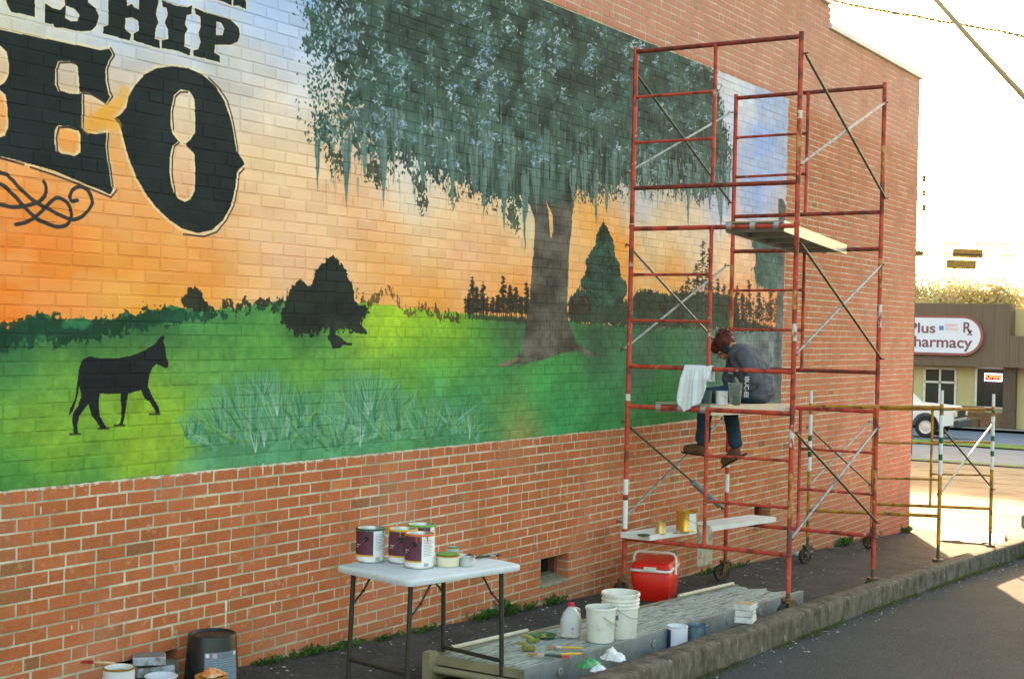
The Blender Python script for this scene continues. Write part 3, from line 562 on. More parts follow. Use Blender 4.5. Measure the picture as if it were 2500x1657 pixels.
for k in range(k0, 30):
    zt = .825-k*CRS; zb = zt-CRS
    if zb > 5.47: continue
    flem = (k % 6 == 0); head = zt > 4.3 and k % 6 == 3
    x = XL-((k*37) % 5)*.0-(.1 if k % 2 else 0.0)+.004*math.sin(k*1.7)
    if flem: x -= (0 if (k//6) % 2 else .15)
    seq = 0
    while x < XR:
        ln = (.098 if head else (.2, .1)[seq % 2] if flem else .2); seq += 1
        a, b_ = x+JT/2, x+ln-JT/2; x += ln
        a = max(a, XL); b_ = min(b_, XR)
        if b_-a < .025: continue
        segs = [(a, b_)]
        if zt-.01 < VZ1+.02 and zb+.01 > VZ0-.02:
            for v0, v1 in VENTS:
                ns = []
                for s0, s1 in segs:
                    if s1 <= v0 or s0 >= v1: ns.append((s0, s1)); continue
                    if s0 < v0-.02: ns.append((s0, v0))
                    if s1 > v1+.02: ns.append((v1, s1))
                segs = ns
        for s0, s1 in segs:
            if (zt-JT/2) > wall_top((s0+s1)/2)+.001: continue
            if zt < gz(s0)-.02: continue
            bricks.append((s0+rb.uniform(-.0015, .0015), s1+rb.uniform(-.0015, .0015), zb+JT/2+rb.uniform(-.001, .001), zt-JT/2+rb.uniform(-.001, .001), rb.random(), rb.uniform(-.0018, .0018), flem or head))
BT_V = np.array([(-1, 0, -1), (1, 0, -1), (1, 0, 1), (-1, 0, 1), (-1, 1, -1), (1, 1, -1), (1, 1, 1), (-1, 1, 1), (-1, 2, -1), (1, 2, -1), (1, 2, 1), (-1, 2, 1)], float)
BT_F = [(0, 1, 2, 3), (0, 4, 5, 1), (1, 5, 6, 2), (2, 6, 7, 3), (3, 7, 4, 0), (4, 8, 9, 5), (5, 9, 10, 6), (6, 10, 11, 7), (7, 11, 8, 4)]
def brick_verts(L_, H_, bev=.0028, dep=.1):
    v = BT_V.copy(); f0 = v[:, 1] == 0
    v[:, 0] *= np.where(f0, L_/2-bev, L_/2); v[:, 2] *= np.where(f0, H_/2-bev, H_/2); v[:, 1] = np.choose(v[:, 1].astype(int), [0, bev, dep]); return v
score = []
for i, b_ in enumerate(bricks):
    px, py, z = proj(((b_[0]+b_[1])/2, 0, (b_[2]+b_[3])/2))
    a = (b_[1]-b_[0])*(b_[3]-b_[2])/z**3
    score.append(a if (0 < px < 2500 and 0 < py < 1657 and z > 0) else 0)
own = set(np.argsort(score)[::-1][:300].tolist())
bcache = {}
def brick_mesh(L_, H_):
    key = (round(L_, 2), )
    if key not in bcache:
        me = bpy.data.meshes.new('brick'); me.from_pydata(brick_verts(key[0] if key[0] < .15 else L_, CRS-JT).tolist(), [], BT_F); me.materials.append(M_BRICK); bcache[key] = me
    return bcache[key]
VA = []; FA = []; TA = []
for i, b_ in enumerate(bricks):
    c = np.array([(b_[0]+b_[1])/2, b_[5], (b_[2]+b_[3])/2]); tint = b_[4]
    if b_[6] and rb.random() < .25 and b_[2] > 4.2: tint *= .12
    if i in own:
        o = bpy.data.objects.new('brick', brick_mesh(b_[1]-b_[0], b_[3]-b_[2])); o.location = Vector(c)-WL[bld.name]; link(o, bld); o['tint'] = tint
        o.rotation_euler = (rb.uniform(-.004, .004), rb.uniform(-.003, .003), rb.uniform(-.004, .004))
    else:
        n = len(VA)*12; VA.append(brick_verts(b_[1]-b_[0], b_[3]-b_[2])+c-np.array(WL[bld.name])); FA += [tuple(q+n for q in f) for f in BT_F]; TA += [tint]*12
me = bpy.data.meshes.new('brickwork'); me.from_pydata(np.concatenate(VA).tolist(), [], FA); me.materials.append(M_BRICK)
at = me.attributes.new('tint', 'FLOAT', 'POINT'); at.data.foreach_set('value', TA)
bw = bpy.data.objects.new('brickwork', me); link(bw, bld); bw['kind'] = 'stuff'; WL[bw.name] = WL[bld.name]
mb = MB(); D0, D1 = .0024, .115
zbot = -1.4
def slab(x0, x1, z0, z1): mb.box(((x0+x1)/2, (D0+D1)/2, (z0+z1)/2), (x1-x0, D1-D0, z1-z0))
slab(XL, 15.82, VZ1+.003, 5.47); slab(15.82, XR-.004, VZ1+.003, 5.20); slab(XL, XR-.004, zbot, VZ0-.003)
ed_ = sorted(VENTS); xs = [XL]+[q for v_ in ed_ for q in (v_[0]-.003, v_[1]+.003)]+[XR-.004]
for a, b_ in zip(xs[0::2], xs[1::2]): slab(a, b_, VZ0-.003, VZ1+.003)
mb.build('mortar_joints', M_MORT, bld)
M_PLAIN = mat('plain_brick', (176, 100, 70), .9, .15, 5, .3, 40)
mb = MB(); mb.hexa([(XL-9, .6, zbot-1), (XR, .6, zbot-1), (XR, 15, zbot-1), (XL-9, 15, zbot-1), (XL-9, .6, 5.15), (XR, .6, 5.15), (XR, 15, 5.15), (XL-9, 15, 5.15)])
mb.box(((XL-9+XL-.002)/2, .3, 2.03), (9, .6, 6.88)); mb.box((XR-.06, .36, 1.9), (.11, .48, 6.6)); mb.box((8.7, .36, 5.2), (14.2, .47, .5)); mb.box((17.66, .36, 5.0), (3.66, .47, .36)); mb.build('building_body', M_PLAIN, bld)
M_COP = mat('coping_metal', (214, 210, 204), .5, .05, 3)
mb = MB(); mb.box(((15.82+XR+.03)/2, .16, 5.235), (XR+.03-15.80, .40, .062)); mb.build('coping', M_COP, bld)
mb = MB(); mb.box(((XL+15.84)/2, .16, 5.505), (15.84-XL, .40, .062)); mb.build('coping', M_COP, bld)
M_SCR = mat('vent_screen_dark', (38, 36, 28), .8, .2, 30, .2); M_SILL = mat('sill_cement', (140, 132, 108), .95, .2, 20, .5, 50)
for v0, v1 in VENTS:
    mb = MB(); mb.box(((v0+v1)/2, .20, (VZ0+VZ1)/2), (v1-v0+.03, .01, VZ1-VZ0+.02)); back = mb.build('vent_recess', mat('vent_dark', (16, 15, 13), .9), bld)
    mb = MB(); n = 13
    for k in range(-n, n):
        x = v0+(v1-v0)*(k+.5)/n; mb.tube([(x, .135, VZ0), (x+(VZ1-VZ0), .135, VZ1)], .0012, 4, False); mb.tube([(x+(VZ1-VZ0), .137, VZ0), (x, .137, VZ1)], .0012, 4, False)
    mb.v = [(min(max(p[0], v0), v1), p[1], p[2]) for p in mb.v]; mb.build('vent_screen', M_SCR, bld)
    mb = MB(); mb.hexa([(v0, -.012, VZ0-.02), (v1, -.012, VZ0-.02), (v1, .18, VZ0-.02), (v0, .18, VZ0-.02), (v0, -.012, VZ0-.008), (v1, -.012, VZ0-.008), (v1, .18, VZ0+.045), (v0, .18, VZ0+.045)]); mb.build('vent_sill', M_SILL, bld)
    for xx in (v0-.02, v1+.02): mb = MB(); mb.box((xx, .155, (VZ0+VZ1)/2), (.038, .1, VZ1-VZ0)); mb.build('vent_jamb', M_PLAIN, bld)

# ------------------------------------------------------------------ ground
def sheet(name, x0, x1, y0, y1, lift, m, ny=1, kind='structure', nx=None, fy=None):
    xs = [x for x in (20, 130) if x0 < x < x1]; xs = sorted(set(xs+list(np.linspace(x0, x1, nx or 2)))); mbb = MB(); vs = []; fs = []
    for x in xs:
        a, b_ = (fy(x) if fy else (y0, y1))
        for j in range(ny+1): vs.append((x, a+(b_-a)*j/ny, gz(x)+lift))
    w_ = ny+1
    for i in range(len(xs)-1):
        for j in range(ny): fs.append((i*w_+j, (i+1)*w_+j, (i+1)*w_+j+1, i*w_+j+1))
    mbb.add(vs, fs); o = mbb.build(name, m); o['kind'] = kind; return o
def kerb_y(x): return float(np.interp(x, [2, 6, 8, 10, 12, 15, 21], [-2.36, -2.21, -2.13, -2.05, -2.0, -1.96, -1.95]))
M_GRD = mat('earth', (112, 104, 82), .95, .2, .8, .3, 10, spec=.08)
M_PAVE = mat('pavement_asphalt', (70, 69, 66), .9, .22, 3.0, .7, 120, rgb2=(96, 93, 88), thr=.60, soft=.06, rgb3=(140, 138, 130), thr3=.71, scale2=30, spec=.08)
M_STREET = mat('street_asphalt', (58, 67, 71), .92, .12, 1.2, .8, 160, rgb2=(94, 98, 97), thr=.60, soft=.06, scale2=75, rgb3=(42, 46, 48), thr3=.62, spec=.08)
M_CONC = mat('lot_concrete', (150, 134, 108), .9, .14, .6, .3, 30, rgb2=(124, 106, 82), thr=.56, scale2=.9, rgb3=(96, 84, 66), thr3=.70, spec=.08)
sheet('ground', -30, 1500, -400, 500, 0, M_GRD, nx=3)
sheet('pavement', -5, 19.8, 0, 0, .004, M_PAVE, fy=lambda x: (kerb_y(x)+.1, .02), nx=26)
sheet('street', -8, 20.4, 0, 0, .004, M_STREET, fy=lambda x: (-16, kerb_y(x)+.05), nx=29)
sheet('concrete_lot', 19.8, 36.5, -30, 22, .006, M_CONC)
M_ROAD = mat('road_asphalt', (116, 124, 132), .85, .1, .7, .2, 40, spec=.08)
sheet('road', 37.1, 46.3, -60, 80, .006, M_ROAD); sheet('parking_lot', 49.2, 61.6, -60, 80, .006, M_ROAD)
sheet('sidewalk', 61.6, 64, -20, 40, .12, mat('sidewalk_concrete', (176, 170, 156), .9, spec=.08))
M_VERGE = mat('verge_grass', (104, 128, 58), .95, .3, 3, .5, 30, spec=.08)
for k, (a, b_) in enumerate(((36.5, 37.1), (46.3, 49.2))):
    o = sheet('grass_verge', a, b_, -60, 80, .05, M_VERGE, kind='stuff'); o['label'] = ('thin strip of grass at the edge of the concrete lot', 'green grass verge between the road and the parking lot')[k]
mb = MB()
for x in (23.2, 26.6, 30.4, 34): mb.box((x, -3, gz(x)+.0085), (.05, 40, .003))
for y in (-6, -2.6, .8, 4.2, 8): mb.add([(19.9, y, gz(19.9)+.009), (36.4, y, gz(36.4)+.009), (36.4, y+.05, gz(36.4)+.009), (19.9, y+.05, gz(19.9)+.009), (20, y, gz(20)+.009), (20, y+.05, gz(20)+.009)], [(0, 4, 5, 3), (4, 1, 2, 5)])
o = mb.build('lot_joints', mat('joint_dark', (120, 106, 86), .95)); o['kind'] = 'structure'
# kerb: rough cast concrete
M_KERB = mat('kerb_concrete', (116, 110, 98), .95, .2, 40, 1.0, 130, rgb2=(74, 69, 56), thr=.52, soft=.16, scale2=11, rgb3=(150, 143, 126), thr3=.66, stretch=(1, 1, .6), spec=.08)
mb = MB(); prof = [(0, -.05), (0, .03), (.002, .08), (.004, .135), (.006, .158), (.018, .172), (.08, .176), (.13, .175), (.178, .172), (.19, .158), (.192, .08), (.192, -.05)]
xs = np.linspace(2, 17.9, 420); vs = []; fs = []; w_ = len(prof)
for i, x in enumerate(xs):
    for j, (a, z) in enumerate(prof):
        n_ = mnoise.fractal(Vector((x*13, a*22+j*.05, z*22)), 1.0, 2.0, 4)*.004+mnoise.noise(Vector((x*.9, 3, 0)))*.003*(z > .1)
        q = abs((x+.35) % 3.1-1.55); crack = -.02*max(0, 1-q/.03) if z > 0 else 0
        vs.append((x, kerb_y(x)+a-n_*(1 if a < .1 else -1)*(z < .16)-crack*(a < .05), gz(x)+z+(n_+crack)*(z > .12)))
for i in range(len(xs)-1):
    for j in range(w_-1): fs.append((i*w_+j, (i+1)*w_+j, (i+1)*w_+j+1, i*w_+j+1))
fs.append(tuple(range(w_))); fs.append(tuple((len(xs)-1)*w_+j for j in range(w_))[::-1])
mb.add(vs, fs); o = mb.build('kerb', M_KERB, smooth=True, auto=60); o['kind'] = 'structure'

# ------------------------------------------------------------------ scaffolds
M_RED = mat('red_scaffold_paint', (194, 72, 50), .55, .16, 6, .25, 90, rgb2=(118, 52, 36), thr=.55, soft=.05, scale2=9, rgb3=(208, 166, 140), thr3=.66)
M_REDTOP = mat('rusty_red_bar', (150, 56, 38), .65, .2, 9, .35, 90, rgb2=(88, 52, 38), thr=.52, soft=.08, scale2=14)
M_YEL = mat('yellow_scaffold_paint', (190, 136, 46), .55, .18, 8, .25, 90, rgb2=(112, 84, 46), thr=.56, soft=.07, scale2=12)
M_GALV = mat('galvanized_brace', (150, 158, 162), .42, .12, 20, .1, 80, metal=.5, rgb2=(96, 104, 98), thr=.58, scale2=16)
M_GRNB = mat('green_brace', (92, 104, 88), .5, .15, 20, .1, 80, metal=.3, rgb2=(60, 68, 58), thr=.55, scale2=16)
M_BAND = mat('white_tape', (226, 226, 222), .6, .05, 30); M_GBAND = mat('green_tape', (28, 96, 62), .6, .1, 30); M_YBAND = mat('worn_yellow_patch', (200, 140, 76), .6, .2, 30, rgb2=(170, 66, 44), thr=.5, soft=.04, scale2=26, stretch=(1, 1, .4)); M_WORN = mat('worn_white_patch', (216, 208, 198), .6, .1, 30, rgb2=(178, 66, 46), thr=.52, soft=.04, scale2=28, stretch=(1, 1, .4)); M_DBAND = mat('worn_dark_patch', (92, 76, 76), .6, .2, 30, rgb2=(150, 60, 42), thr=.5, soft=.05, scale2=26, stretch=(1, 1, .4))
M_RUST = mat('rusty_caster', (128, 92, 48), .75, .25, 30, .4, 80, rgb2=(74, 60, 46), thr=.52, scale2=30)
M_TYRE = mat('caster_rubber', (52, 56, 56), .8, .15, 40, .3, 60)
M_PIN = mat('brace_pin_rust', (104, 70, 48), .7, .2, 40)
def frame(par, x, ya, yb, zb_a, zt_a, dz, ladder, M, topm, first=False, last=False):
    # ya wall side, yb street side; dz lifts the street side
    ym = (ya+yb)/2; zA = lambda z: z; zB = lambda z: z+dz; zM = lambda z: z+dz/2
    lo = .285; hi = .035
    ps = []
    for y, f in ((ya, zA), (yb, zB)):
        mb = MB(); e0, e1 = f(zb_a-lo), f(zt_a+hi); mb.tube([(x, y, e0), (x, y, e1-.031), (x, y, e1-.03), (x, y, e1)] if not last else [(x, y, e0), (x, y, e1)], [.0195, .0195, .0225, .0225] if not last else .0195, 14); ps.append(mb.build('post', M, par, True))
    mb = MB(); mb.tube([(x, ya, zA(zt_a)), (x, yb, zB(zt_a))], .0185, 14); mb.build('top_bar', topm, par, True)
    mb = MB(); mb.tube([(x, ya, zA(zb_a)), (x, yb, zB(zb_a))], .0178, 14); mb.build('bottom_bar', topm, par, True)
    mb = MB(); mb.tube([(x, ym, zM(zb_a)), (x, ym, zM(zb_a)+.05), (x, ym, zM(zt_a)-.05), (x, ym, zM(zt_a))], [.023, .0150, .0150, .023], 12); o = mb.build('middle_post', M, par, True)
    a, f, b_, g = (ya, zA, ym, zM) if ladder == 'wall' else (ym, zM, yb, zB)
    for t in (1/3, 2/3):
        z = zb_a+(zt_a-zb_a)*t; mb = MB(); mb.tube([(x, a, f(z)), (x, a+(b_-a)*.08, f(z)), (x, b_-(b_-a)*.08, g(z)), (x, b_, g(z))], [.018, .012, .012, .018], 10); mb.build('rung', M, o, True)
    return {ya: ps[0], yb: ps[1]}
def brace(par, p, q, m, r=.0105):
    p, q = Vector(p), Vector(q); mb = MB(); d = (q-p).normalized()
    mb.tube([p, p+d*.03, p+d*.06, q-d*.06, q-d*.03, q], [r*.7, r*.75, r, r, r*.75, r*.7], 10); o = mb.build('brace', m, par, True)
    for e in (p, q):
        mb = MB(); mb.tube([e+Vector((0, -.026, 0)), e+Vector((0, .026, 0))], .006, 8); mb.tube([e+Vector((0, .014, .016)), e+Vector((0, .022, -.022))], .005, 6); mb.build('brace_pin', M_PIN, o)
    return o
def band(par, x, y, z0, z1, m, nm='paint_band'):
    par = par[y]; mb = MB(); mb.lathe([(.0200, z0), (.0203, z0+.002), (.0203, z1-.002), (.0200, z1)], (x, y, 0), 14); mb.build(nm, m, par, True)
def caster(par, x, y, ztop, yaw, wr=.085, m=None):
    g = gz(x); M_ = XF((x, y, 0), yaw); zc = g+wr+.004
    mb = MB(M_); mb.tube([(0, 0, zc+wr+.03), (0, 0, ztop+.06)], .0165, 10); mb.lathe([(.02, zc+wr+.012), (.055, zc+wr+.014), (.055, zc+wr+.03), (.02, zc+wr+.034)], (0, 0, 0), 16)
    o = mb.build('caster', m or M_RUST, par, True)
    ox = .035
    mb = MB(M_)
    for s_ in (-1, 1): mb.hexa([(-.03, s_*.036-.003, zc+wr+.014), (.03, s_*.036-.003, zc+wr+.014), (.03, s_*.036+.003, zc+wr+.014), (-.03, s_*.036+.003, zc+wr+.014), (ox-.018, s_*.036-.003, zc-.02), (ox+.018, s_*.036-.003, zc-.02), (ox+.018, s_*.036+.003, zc-.02), (ox-.018, s_*.036+.003, zc-.02)])
    mb.tube([(ox, -.045, zc), (ox, .045, zc)], .009, 8); mb.hexa([(-.05, -.02, zc+wr-.02), (-.10, -.02, zc+wr-.03), (-.10, .02, zc+wr-.03), (-.05, .02, zc+wr-.02), (-.05, -.02, zc+wr+.012), (-.10, -.02, zc+wr-.012), (-.10, .02, zc+wr-.012), (-.05, .02, zc+wr+.012)]); mb.build('fork', m or M_RUST, o)
    W = M_ @ Matrix.Translation((ox, 0, zc)) @ Matrix.Rotation(R(90), 4, 'X')
    mb = MB(W); mb.lathe([(wr*.74, -.02), (wr*.94, -.022), (wr, -.014), (wr, .014), (wr*.94, .022), (wr*.74, .02), (wr*.74, -.02)], (0, 0, 0), 26, cap=False); mb.build('wheel_tyre', M_TYRE, o, True)
    mb = MB(W); mb.lathe([(wr*.75, -.016), (wr*.66, -.016), (wr*.66, .016), (wr*.75, .016), (wr*.75, -.016)], (0, 0, 0), 24, cap=False); mb.lathe([(.02, -.028), (.02, .028)], (0, 0, 0), 12)
    for k in range(5):
        a = k*2*math.pi/5; mb.tube([(.015*math.cos(a), .015*math.sin(a), 0), (wr*.68*math.cos(a), wr*.68*math.sin(a), 0)], [.012, .009], 6)
    mb.build('wheel_hub', m or M_RUST, o, True)
XN, XF_, YA, YB, YM = 10.25, 12.29, -.40, -1.80, -1.10
NB = [-.01, 1.385, 2.82]; NT = [1.06, 2.492, 3.92]; FB = [-.094, 1.343, 2.75]; FT = [1.0, 2.427, 3.85]
st = thing('scaffold_tower', (XN, YM, gz(XN)), 'tall red tubular scaffold tower on casters in front of the mural', 'scaffold')
for k in range(3):
    lad = 'street' if k == 0 else 'wall'
    f = frame(st, XN, YA, YB, NB[k], NT[k], .0 if k else .01, lad, M_RED, M_REDTOP if k == 2 else M_RED, last=k == 2)
    if k == 0:
        band(f, XN, YA, .07, .30, M_BAND); band(f, XN, YA, .345, .47, M_BAND); band(f, XN, YB, .28, .62, M_YBAND); band(f, XN, YB, -.02, .2, M_DBAND); band(f, XN, YB, .82, .99, M_WORN)
    if k == 1: band(f, XN, YB, 1.62, 1.75, M_WORN); band(f, XN, YB, 1.86, 2.0, M_YBAND); band(f, XN, YA, 1.105, 1.16, M_WORN)
    if k == 2: band(f, XN, YB, 2.98, 3.25, M_YBAND); band(f, XN, YB, 3.3, 3.36, M_WORN)
    f = frame(st, XF_, YA, YB, FB[k], FT[k], .01, lad, M_RED, M_REDTOP if k else M_RED, last=k == 2)
    if k == 0: band(f, XF_, YA, .19, .36, M_BAND); band(f, XF_, YA, .42, .56, M_BAND); band(f, XF_, YB, .3, .5, M_YBAND)
    if k == 1: band(f, XF_, YA, 1.46, 1.66, M_YBAND); band(f, XF_, YA, 1.72, 2.3, M_YBAND); band(f, XF_, YB, 2.1, 2.35, M_YBAND); band(f, XF_, YB, 1.75, 1.95, M_WORN)
    if k == 2: band(f, XF_, YB, 3.1, 3.34, M_YBAND); band(f, XF_, YB, 2.9, 3.02, M_DBAND)
    for y in (YA+.03, YB-.03):
        mats = ((M_GALV, M_GALV), (M_GRNB, M_GALV), (M_GRNB, M_GALV))[k] if y < -1 else ((M_GRNB, M_GALV), (M_GALV, M_GALV), (M_GRNB, M_GALV))[k]
        if y < -1 and k == 0: mats = (M_GRNB, M_GALV)
        brace(st, (XN, y, NT[k]-.13), (XF_, y, FB[k]+.13), mats[0]); brace(st, (XN, y+.022, NB[k]+.13), (XF_, y+.022, FT[k]-.13), mats[1])
a = Vector((XN, YA+.03, NT[0]-.13)); b_ = Vector((XF_, YA+.03, FB[0]+.13)); mb = MB()
mb.tube([a.lerp(b_, .66), a.lerp(b_, .665), a.lerp(b_, .955), a.lerp(b_, .96)], [.014, .03, .03, .014], 14); mb.build('foam_sleeve', mat('grey_foam', (126, 130, 130), .8, .1, 10, .3), st, True)
for (x, y, z, yw, wr) in ((XN, YA, NB[0]-.285, 1.1, .085), (XN, YB, NB[0]-.275, 2.9, .09), (XF_, YA, FB[0]-.285, 2.5, .08), (XF_, YB, FB[0]-.275, .9, .08)): caster(st, x, y, z, yw, wr)
# low yellow scaffold beyond
YN, YF = 14.4, 16.53
ys = thing('low_scaffold', (YN, -1.1, gz(YN)), 'low yellow scaffold on casters with green and white bands by the building corner', 'scaffold')
for x, zb_, zt_, lad in ((YN, -.18, .912, 'street'), (YF, -.31, .815, 'street')):
    f = frame(ys, x, -.42, -1.79, zb_, zt_, .06, lad, M_YEL, M_YEL, last=True)
    for y, dz in ((-.42, 0), (-1.79, .06)):
        mb = MB(); mb.tube([(x, y, zt_+dz+.03), (x, y, zt_+dz+.17)], .017, 12); mb.build('coupling_pin', M_BAND, f[y], True)
        z = zt_+dz
        for z0, z1, m in ((-.06, -.01, M_GBAND), (-.30, -.08, M_BAND), (-.36, -.30, M_GBAND), (-.47, -.36, M_BAND), (-.53, -.47, M_GBAND), (-.68, -.53, M_BAND)): band(f, x, y, z+z0+.02 if z1 == -.01 else z+z0, z+z1, m)
for y, dz in ((-.40, 0), (-1.81, .06)):
    b1 = brace(ys, (YN, y, .912+dz-.22), (YF, y, -.31+dz+.22), M_GRNB); b2 = brace(ys, (YN, y+.02, -.18+dz+.22), (YF, y+.02, .815+dz-.16), M_GALV)
for (x, y, z, yw) in ((YN, -.42, -.465, 2.7), (YN, -1.79, -.405, 2.4), (YF, -.42, -.595, 1.2), (YF, -1.79, -.53, .4)): caster(ys, x, y, z, yw, .08, mat('dark_caster', (86, 74, 56), .7, .2, 30, .3))

# ------------------------------------------------------------------ scaffold planks and boards
M_ALU = mat('plank_aluminium', (176, 180, 176), .45, .1, 10, .1, 60, metal=.55); M_PLY = mat('plank_plywood', (150, 138, 104), .85, .14, 4, .2, 40, stretch=(1, 6, 6))
def stage(name, n1, n2, f1, f2, zn, zf, label):
    t = thing(name, (XN, (n1+n2)/2, zn), label, 'plank')
    xa, xb = XN+.01, XF_-.01
    def P(x, u, z): 
        k = (x-xa)/(xb-xa); y = (n1+(n2-n1)*u)*(1-k)+(f1+(f2-f1)*u)*k; return (x, y, zn*(1-k)+zf*k+z)
    mb = MB(); mb.hexa([P(xa, .04, .006), P(xa, .96, .006), P(xb, .96, .006), P(xb, .04, .006), P(xa, .04, .019), P(xa, .96, .019), P(xb, .96, .019), P(xb, .04, .019)]); mb.build('deck', M_PLY, t)
    for u0, u1 in ((0, .037), (.963, 1)):
        mb = MB(); mb.hexa([P(xa+.02, u0, -.062), P(xa+.02, u1, -.062), P(xb-.02, u1, -.062), P(xb-.02, u0, -.062), P(xa+.02, u0, .022), P(xa+.02, u1, .022), P(xb-.02, u1, .022), P(xb-.02, u0, .022)]); mb.build('side_rail', M_ALU, t)
    for k in range(5):
        x = xa+.12+(xb-xa-.24)*k/4; mb = MB(); mb.hexa([P(x-.02, .04, -.05), P(x-.02, .96, -.05), P(x+.02, .96, -.05), P(x+.02, .04, -.05), P(x-.02, .04, .004), P(x-.02, .96, .004), P(x+.02, .96, .004), P(x+.02, .04, .004)]); mb.build('cross_member', M_ALU, t)
    for x, s_ in ((XN, -1), (XF_, 1)):
        for u in (.1, .5, .9):
            q = P(x, u, 0); mb = MB(); M_ = XF((x, q[1], q[2]-.0), 0)
            arc = [(-s_*.05, -.006)]+[(math.cos(a)*.026*s_, math.sin(a)*.026-.022) for a in np.linspace(R(110), R(-60), 8)]
            vs = []; fs = []
            for (ax, az) in arc:
                for dy in (-.022, .022): vs.append((ax, dy, az))
            for (ax, az) in arc:
                for dy in (-.022, .022): vs.append((ax*1.14, dy, az+.004))
            n = len(arc)*2
            for i in range(len(arc)-1): fs += [(2*i, 2*i+1, 2*i+3, 2*i+2), (n+2*i, n+2*i+2, n+2*i+3, n+2*i+1), (2*i, 2*i+2, n+2*i+2, n+2*i), (2*i+1, n+2*i+1, n+2*i+3, 2*i+3)]
            mb.M = M_; mb.add(vs, fs); mb.build('hook', M_ALU, t)
    return t
stage('scaffold_plank', -.635, -1.12, -.56, -1.02, 1.083, 1.023, 'aluminium framed plank the painter sits on, hooked over the scaffold bars')
stage('scaffold_plank', -1.205, -1.69, -1.06, -1.50, 2.515, 2.45, 'upper aluminium framed plank high in the scaffold, its underside showing')
M_WBOARD = mat('white_board', (222, 220, 214), .6, .05, 6, .1, 30)
t_zn, t_zf = .012, -.072
mb = MB(); mb.hexa([(10.13, -.425, t_zn), (10.13, -.685, t_zn), (12.52, -.80, t_zf), (12.52, -.54, t_zf), (10.13, -.425, t_zn+.042), (10.13, -.685, t_zn+.042), (12.52, -.80, t_zf+.042), (12.52, -.54, t_zf+.042)])
shelf = mb.build('shelf_board', M_WBOARD); tag(shelf, 'white board laid as a low shelf across the bottom scaffold bars', 'board')
def shelf_z(x): return t_zn+(t_zf-t_zn)*(x-10.13)/(12.52-10.13)+.0425
# plywood stage lying on the pavement
gp = thing('ground_stage', (8.9, -1.32, gz(8.9)), 'long weathered plywood stage with metal side rails lying along the pavement', 'plank')
GX0, GX1 = 6.66, 11.12
def gyl(x): return float(np.interp(x, [GX0, GX1], [-1.0, -1.0]))
def gyr(x): return float(np.interp(x, [GX0, GX1], [-1.665, -1.60]))
M_OLDPLY = mat('weathered_plywood', (164, 174, 164), .95, .14, 5, .8, 50, rgb2=(104, 112, 94), thr=.56, soft=.05, scale2=6, stretch=(.8, 9, 3), rgb3=(214, 216, 206), thr3=.60)
M_RAIL = mat('stage_rail_metal', (138, 146, 146), .5, .12, 5, .15, 60, metal=.35, rgb2=(112, 112, 96), thr=.6, scale2=6); M_OLDW = mat('stage_end_wood', (146, 136, 104), .9, .15, 6, .5, 60)
nx, ny = 70, 10; mb = MB(); vs = []; fs = []
for i in range(nx+1):
    x = GX0+.06+(GX1-GX0-.18)*i/nx
    for j in range(ny+1):
        u = j/ny; xx = x+(.05*math.sin(u*17)+.03*math.sin(u*41))*(i == nx)
        vs.append((xx, gyl(x)-.03+(gyr(x)+.03-(gyl(x)-.03))*u, gz(x)+.150+.006*mnoise.noise(Vector((x*2.2, u*3, 0)))+.004*mnoise.noise(Vector((x*9, u*30, 2)))))
for i in range(nx):
    for j in range(ny): fs.append((i*(ny+1)+j, i*(ny+1)+j+1, (i+1)*(ny+1)+j+1, (i+1)*(ny+1)+j))
mb.add(vs, fs); dk = mb.build('deck', M_OLDPLY, gp, True, auto=False)
so = dk.modifiers.new('thick', 'SOLIDIFY'); so.thickness = .014; so.offset = -1
def railmesh(fy, w0, w1, zl, zh):
    mb = MB(); mb.hexa([(GX0, fy(GX0)+w0, gz(GX0)+zl), (GX1, fy(GX1)+w0, gz(GX1)+zl), (GX1, fy(GX1)+w1, gz(GX1)+zl), (GX0, fy(GX0)+w1, gz(GX0)+zl), (GX0, fy(GX0)+w0, gz(GX0)+zh), (GX1, fy(GX1)+w0, gz(GX1)+zh), (GX1, fy(GX1)+w1, gz(GX1)+zh), (GX0, fy(GX0)+w1, gz(GX0)+zh)]); return mb
rl_ = railmesh(gyr, 0, .012, .006, .158).build('side_rail', M_RAIL, gp); railmesh(gyr, .0, .03, .158, .164).build('rail_lip', M_RAIL, rl_)
for k in range(7):
    x = 7.05+k*.62; mb = MB(XF((x, gyr(x)-.003, gz(x)+.10), 0, R(90))); mb.lathe([(.012, 0), (.024, .001), (.024, .006), (.012, .007), (.012, 0)], (0, 0, 0), 14, cap=False); mb.build('eyelet', mat('eyelet_metal', (160, 156, 140), .5), rl_)
railmesh(gyl, -.03, 0, .006, .152).build('side_rail', M_OLDW, gp)
mb = MB()
for sx, s2 in ((GX0-.02, .05),):
    prof2 = [(0, 0), (.07, 0), (.09, .03), (.09, .14), (.07, .168), (.0, .168)]
    mb.prism([(sx+a, gyl(sx)+.012, gz(sx)+.004+z) for a, z in prof2], None, (0, -.05, 0))
mb.build('rail_end_cap', M_OLDW, gp)
mb = MB(); mb.tube([(GX0+.03, gyl(GX0)-.04, gz(GX0)+.07), (GX0+.03, gyr(GX0)+.015, gz(GX0)+.07)], .022, 10); mb.build('end_tube', M_OLDW, gp, True)
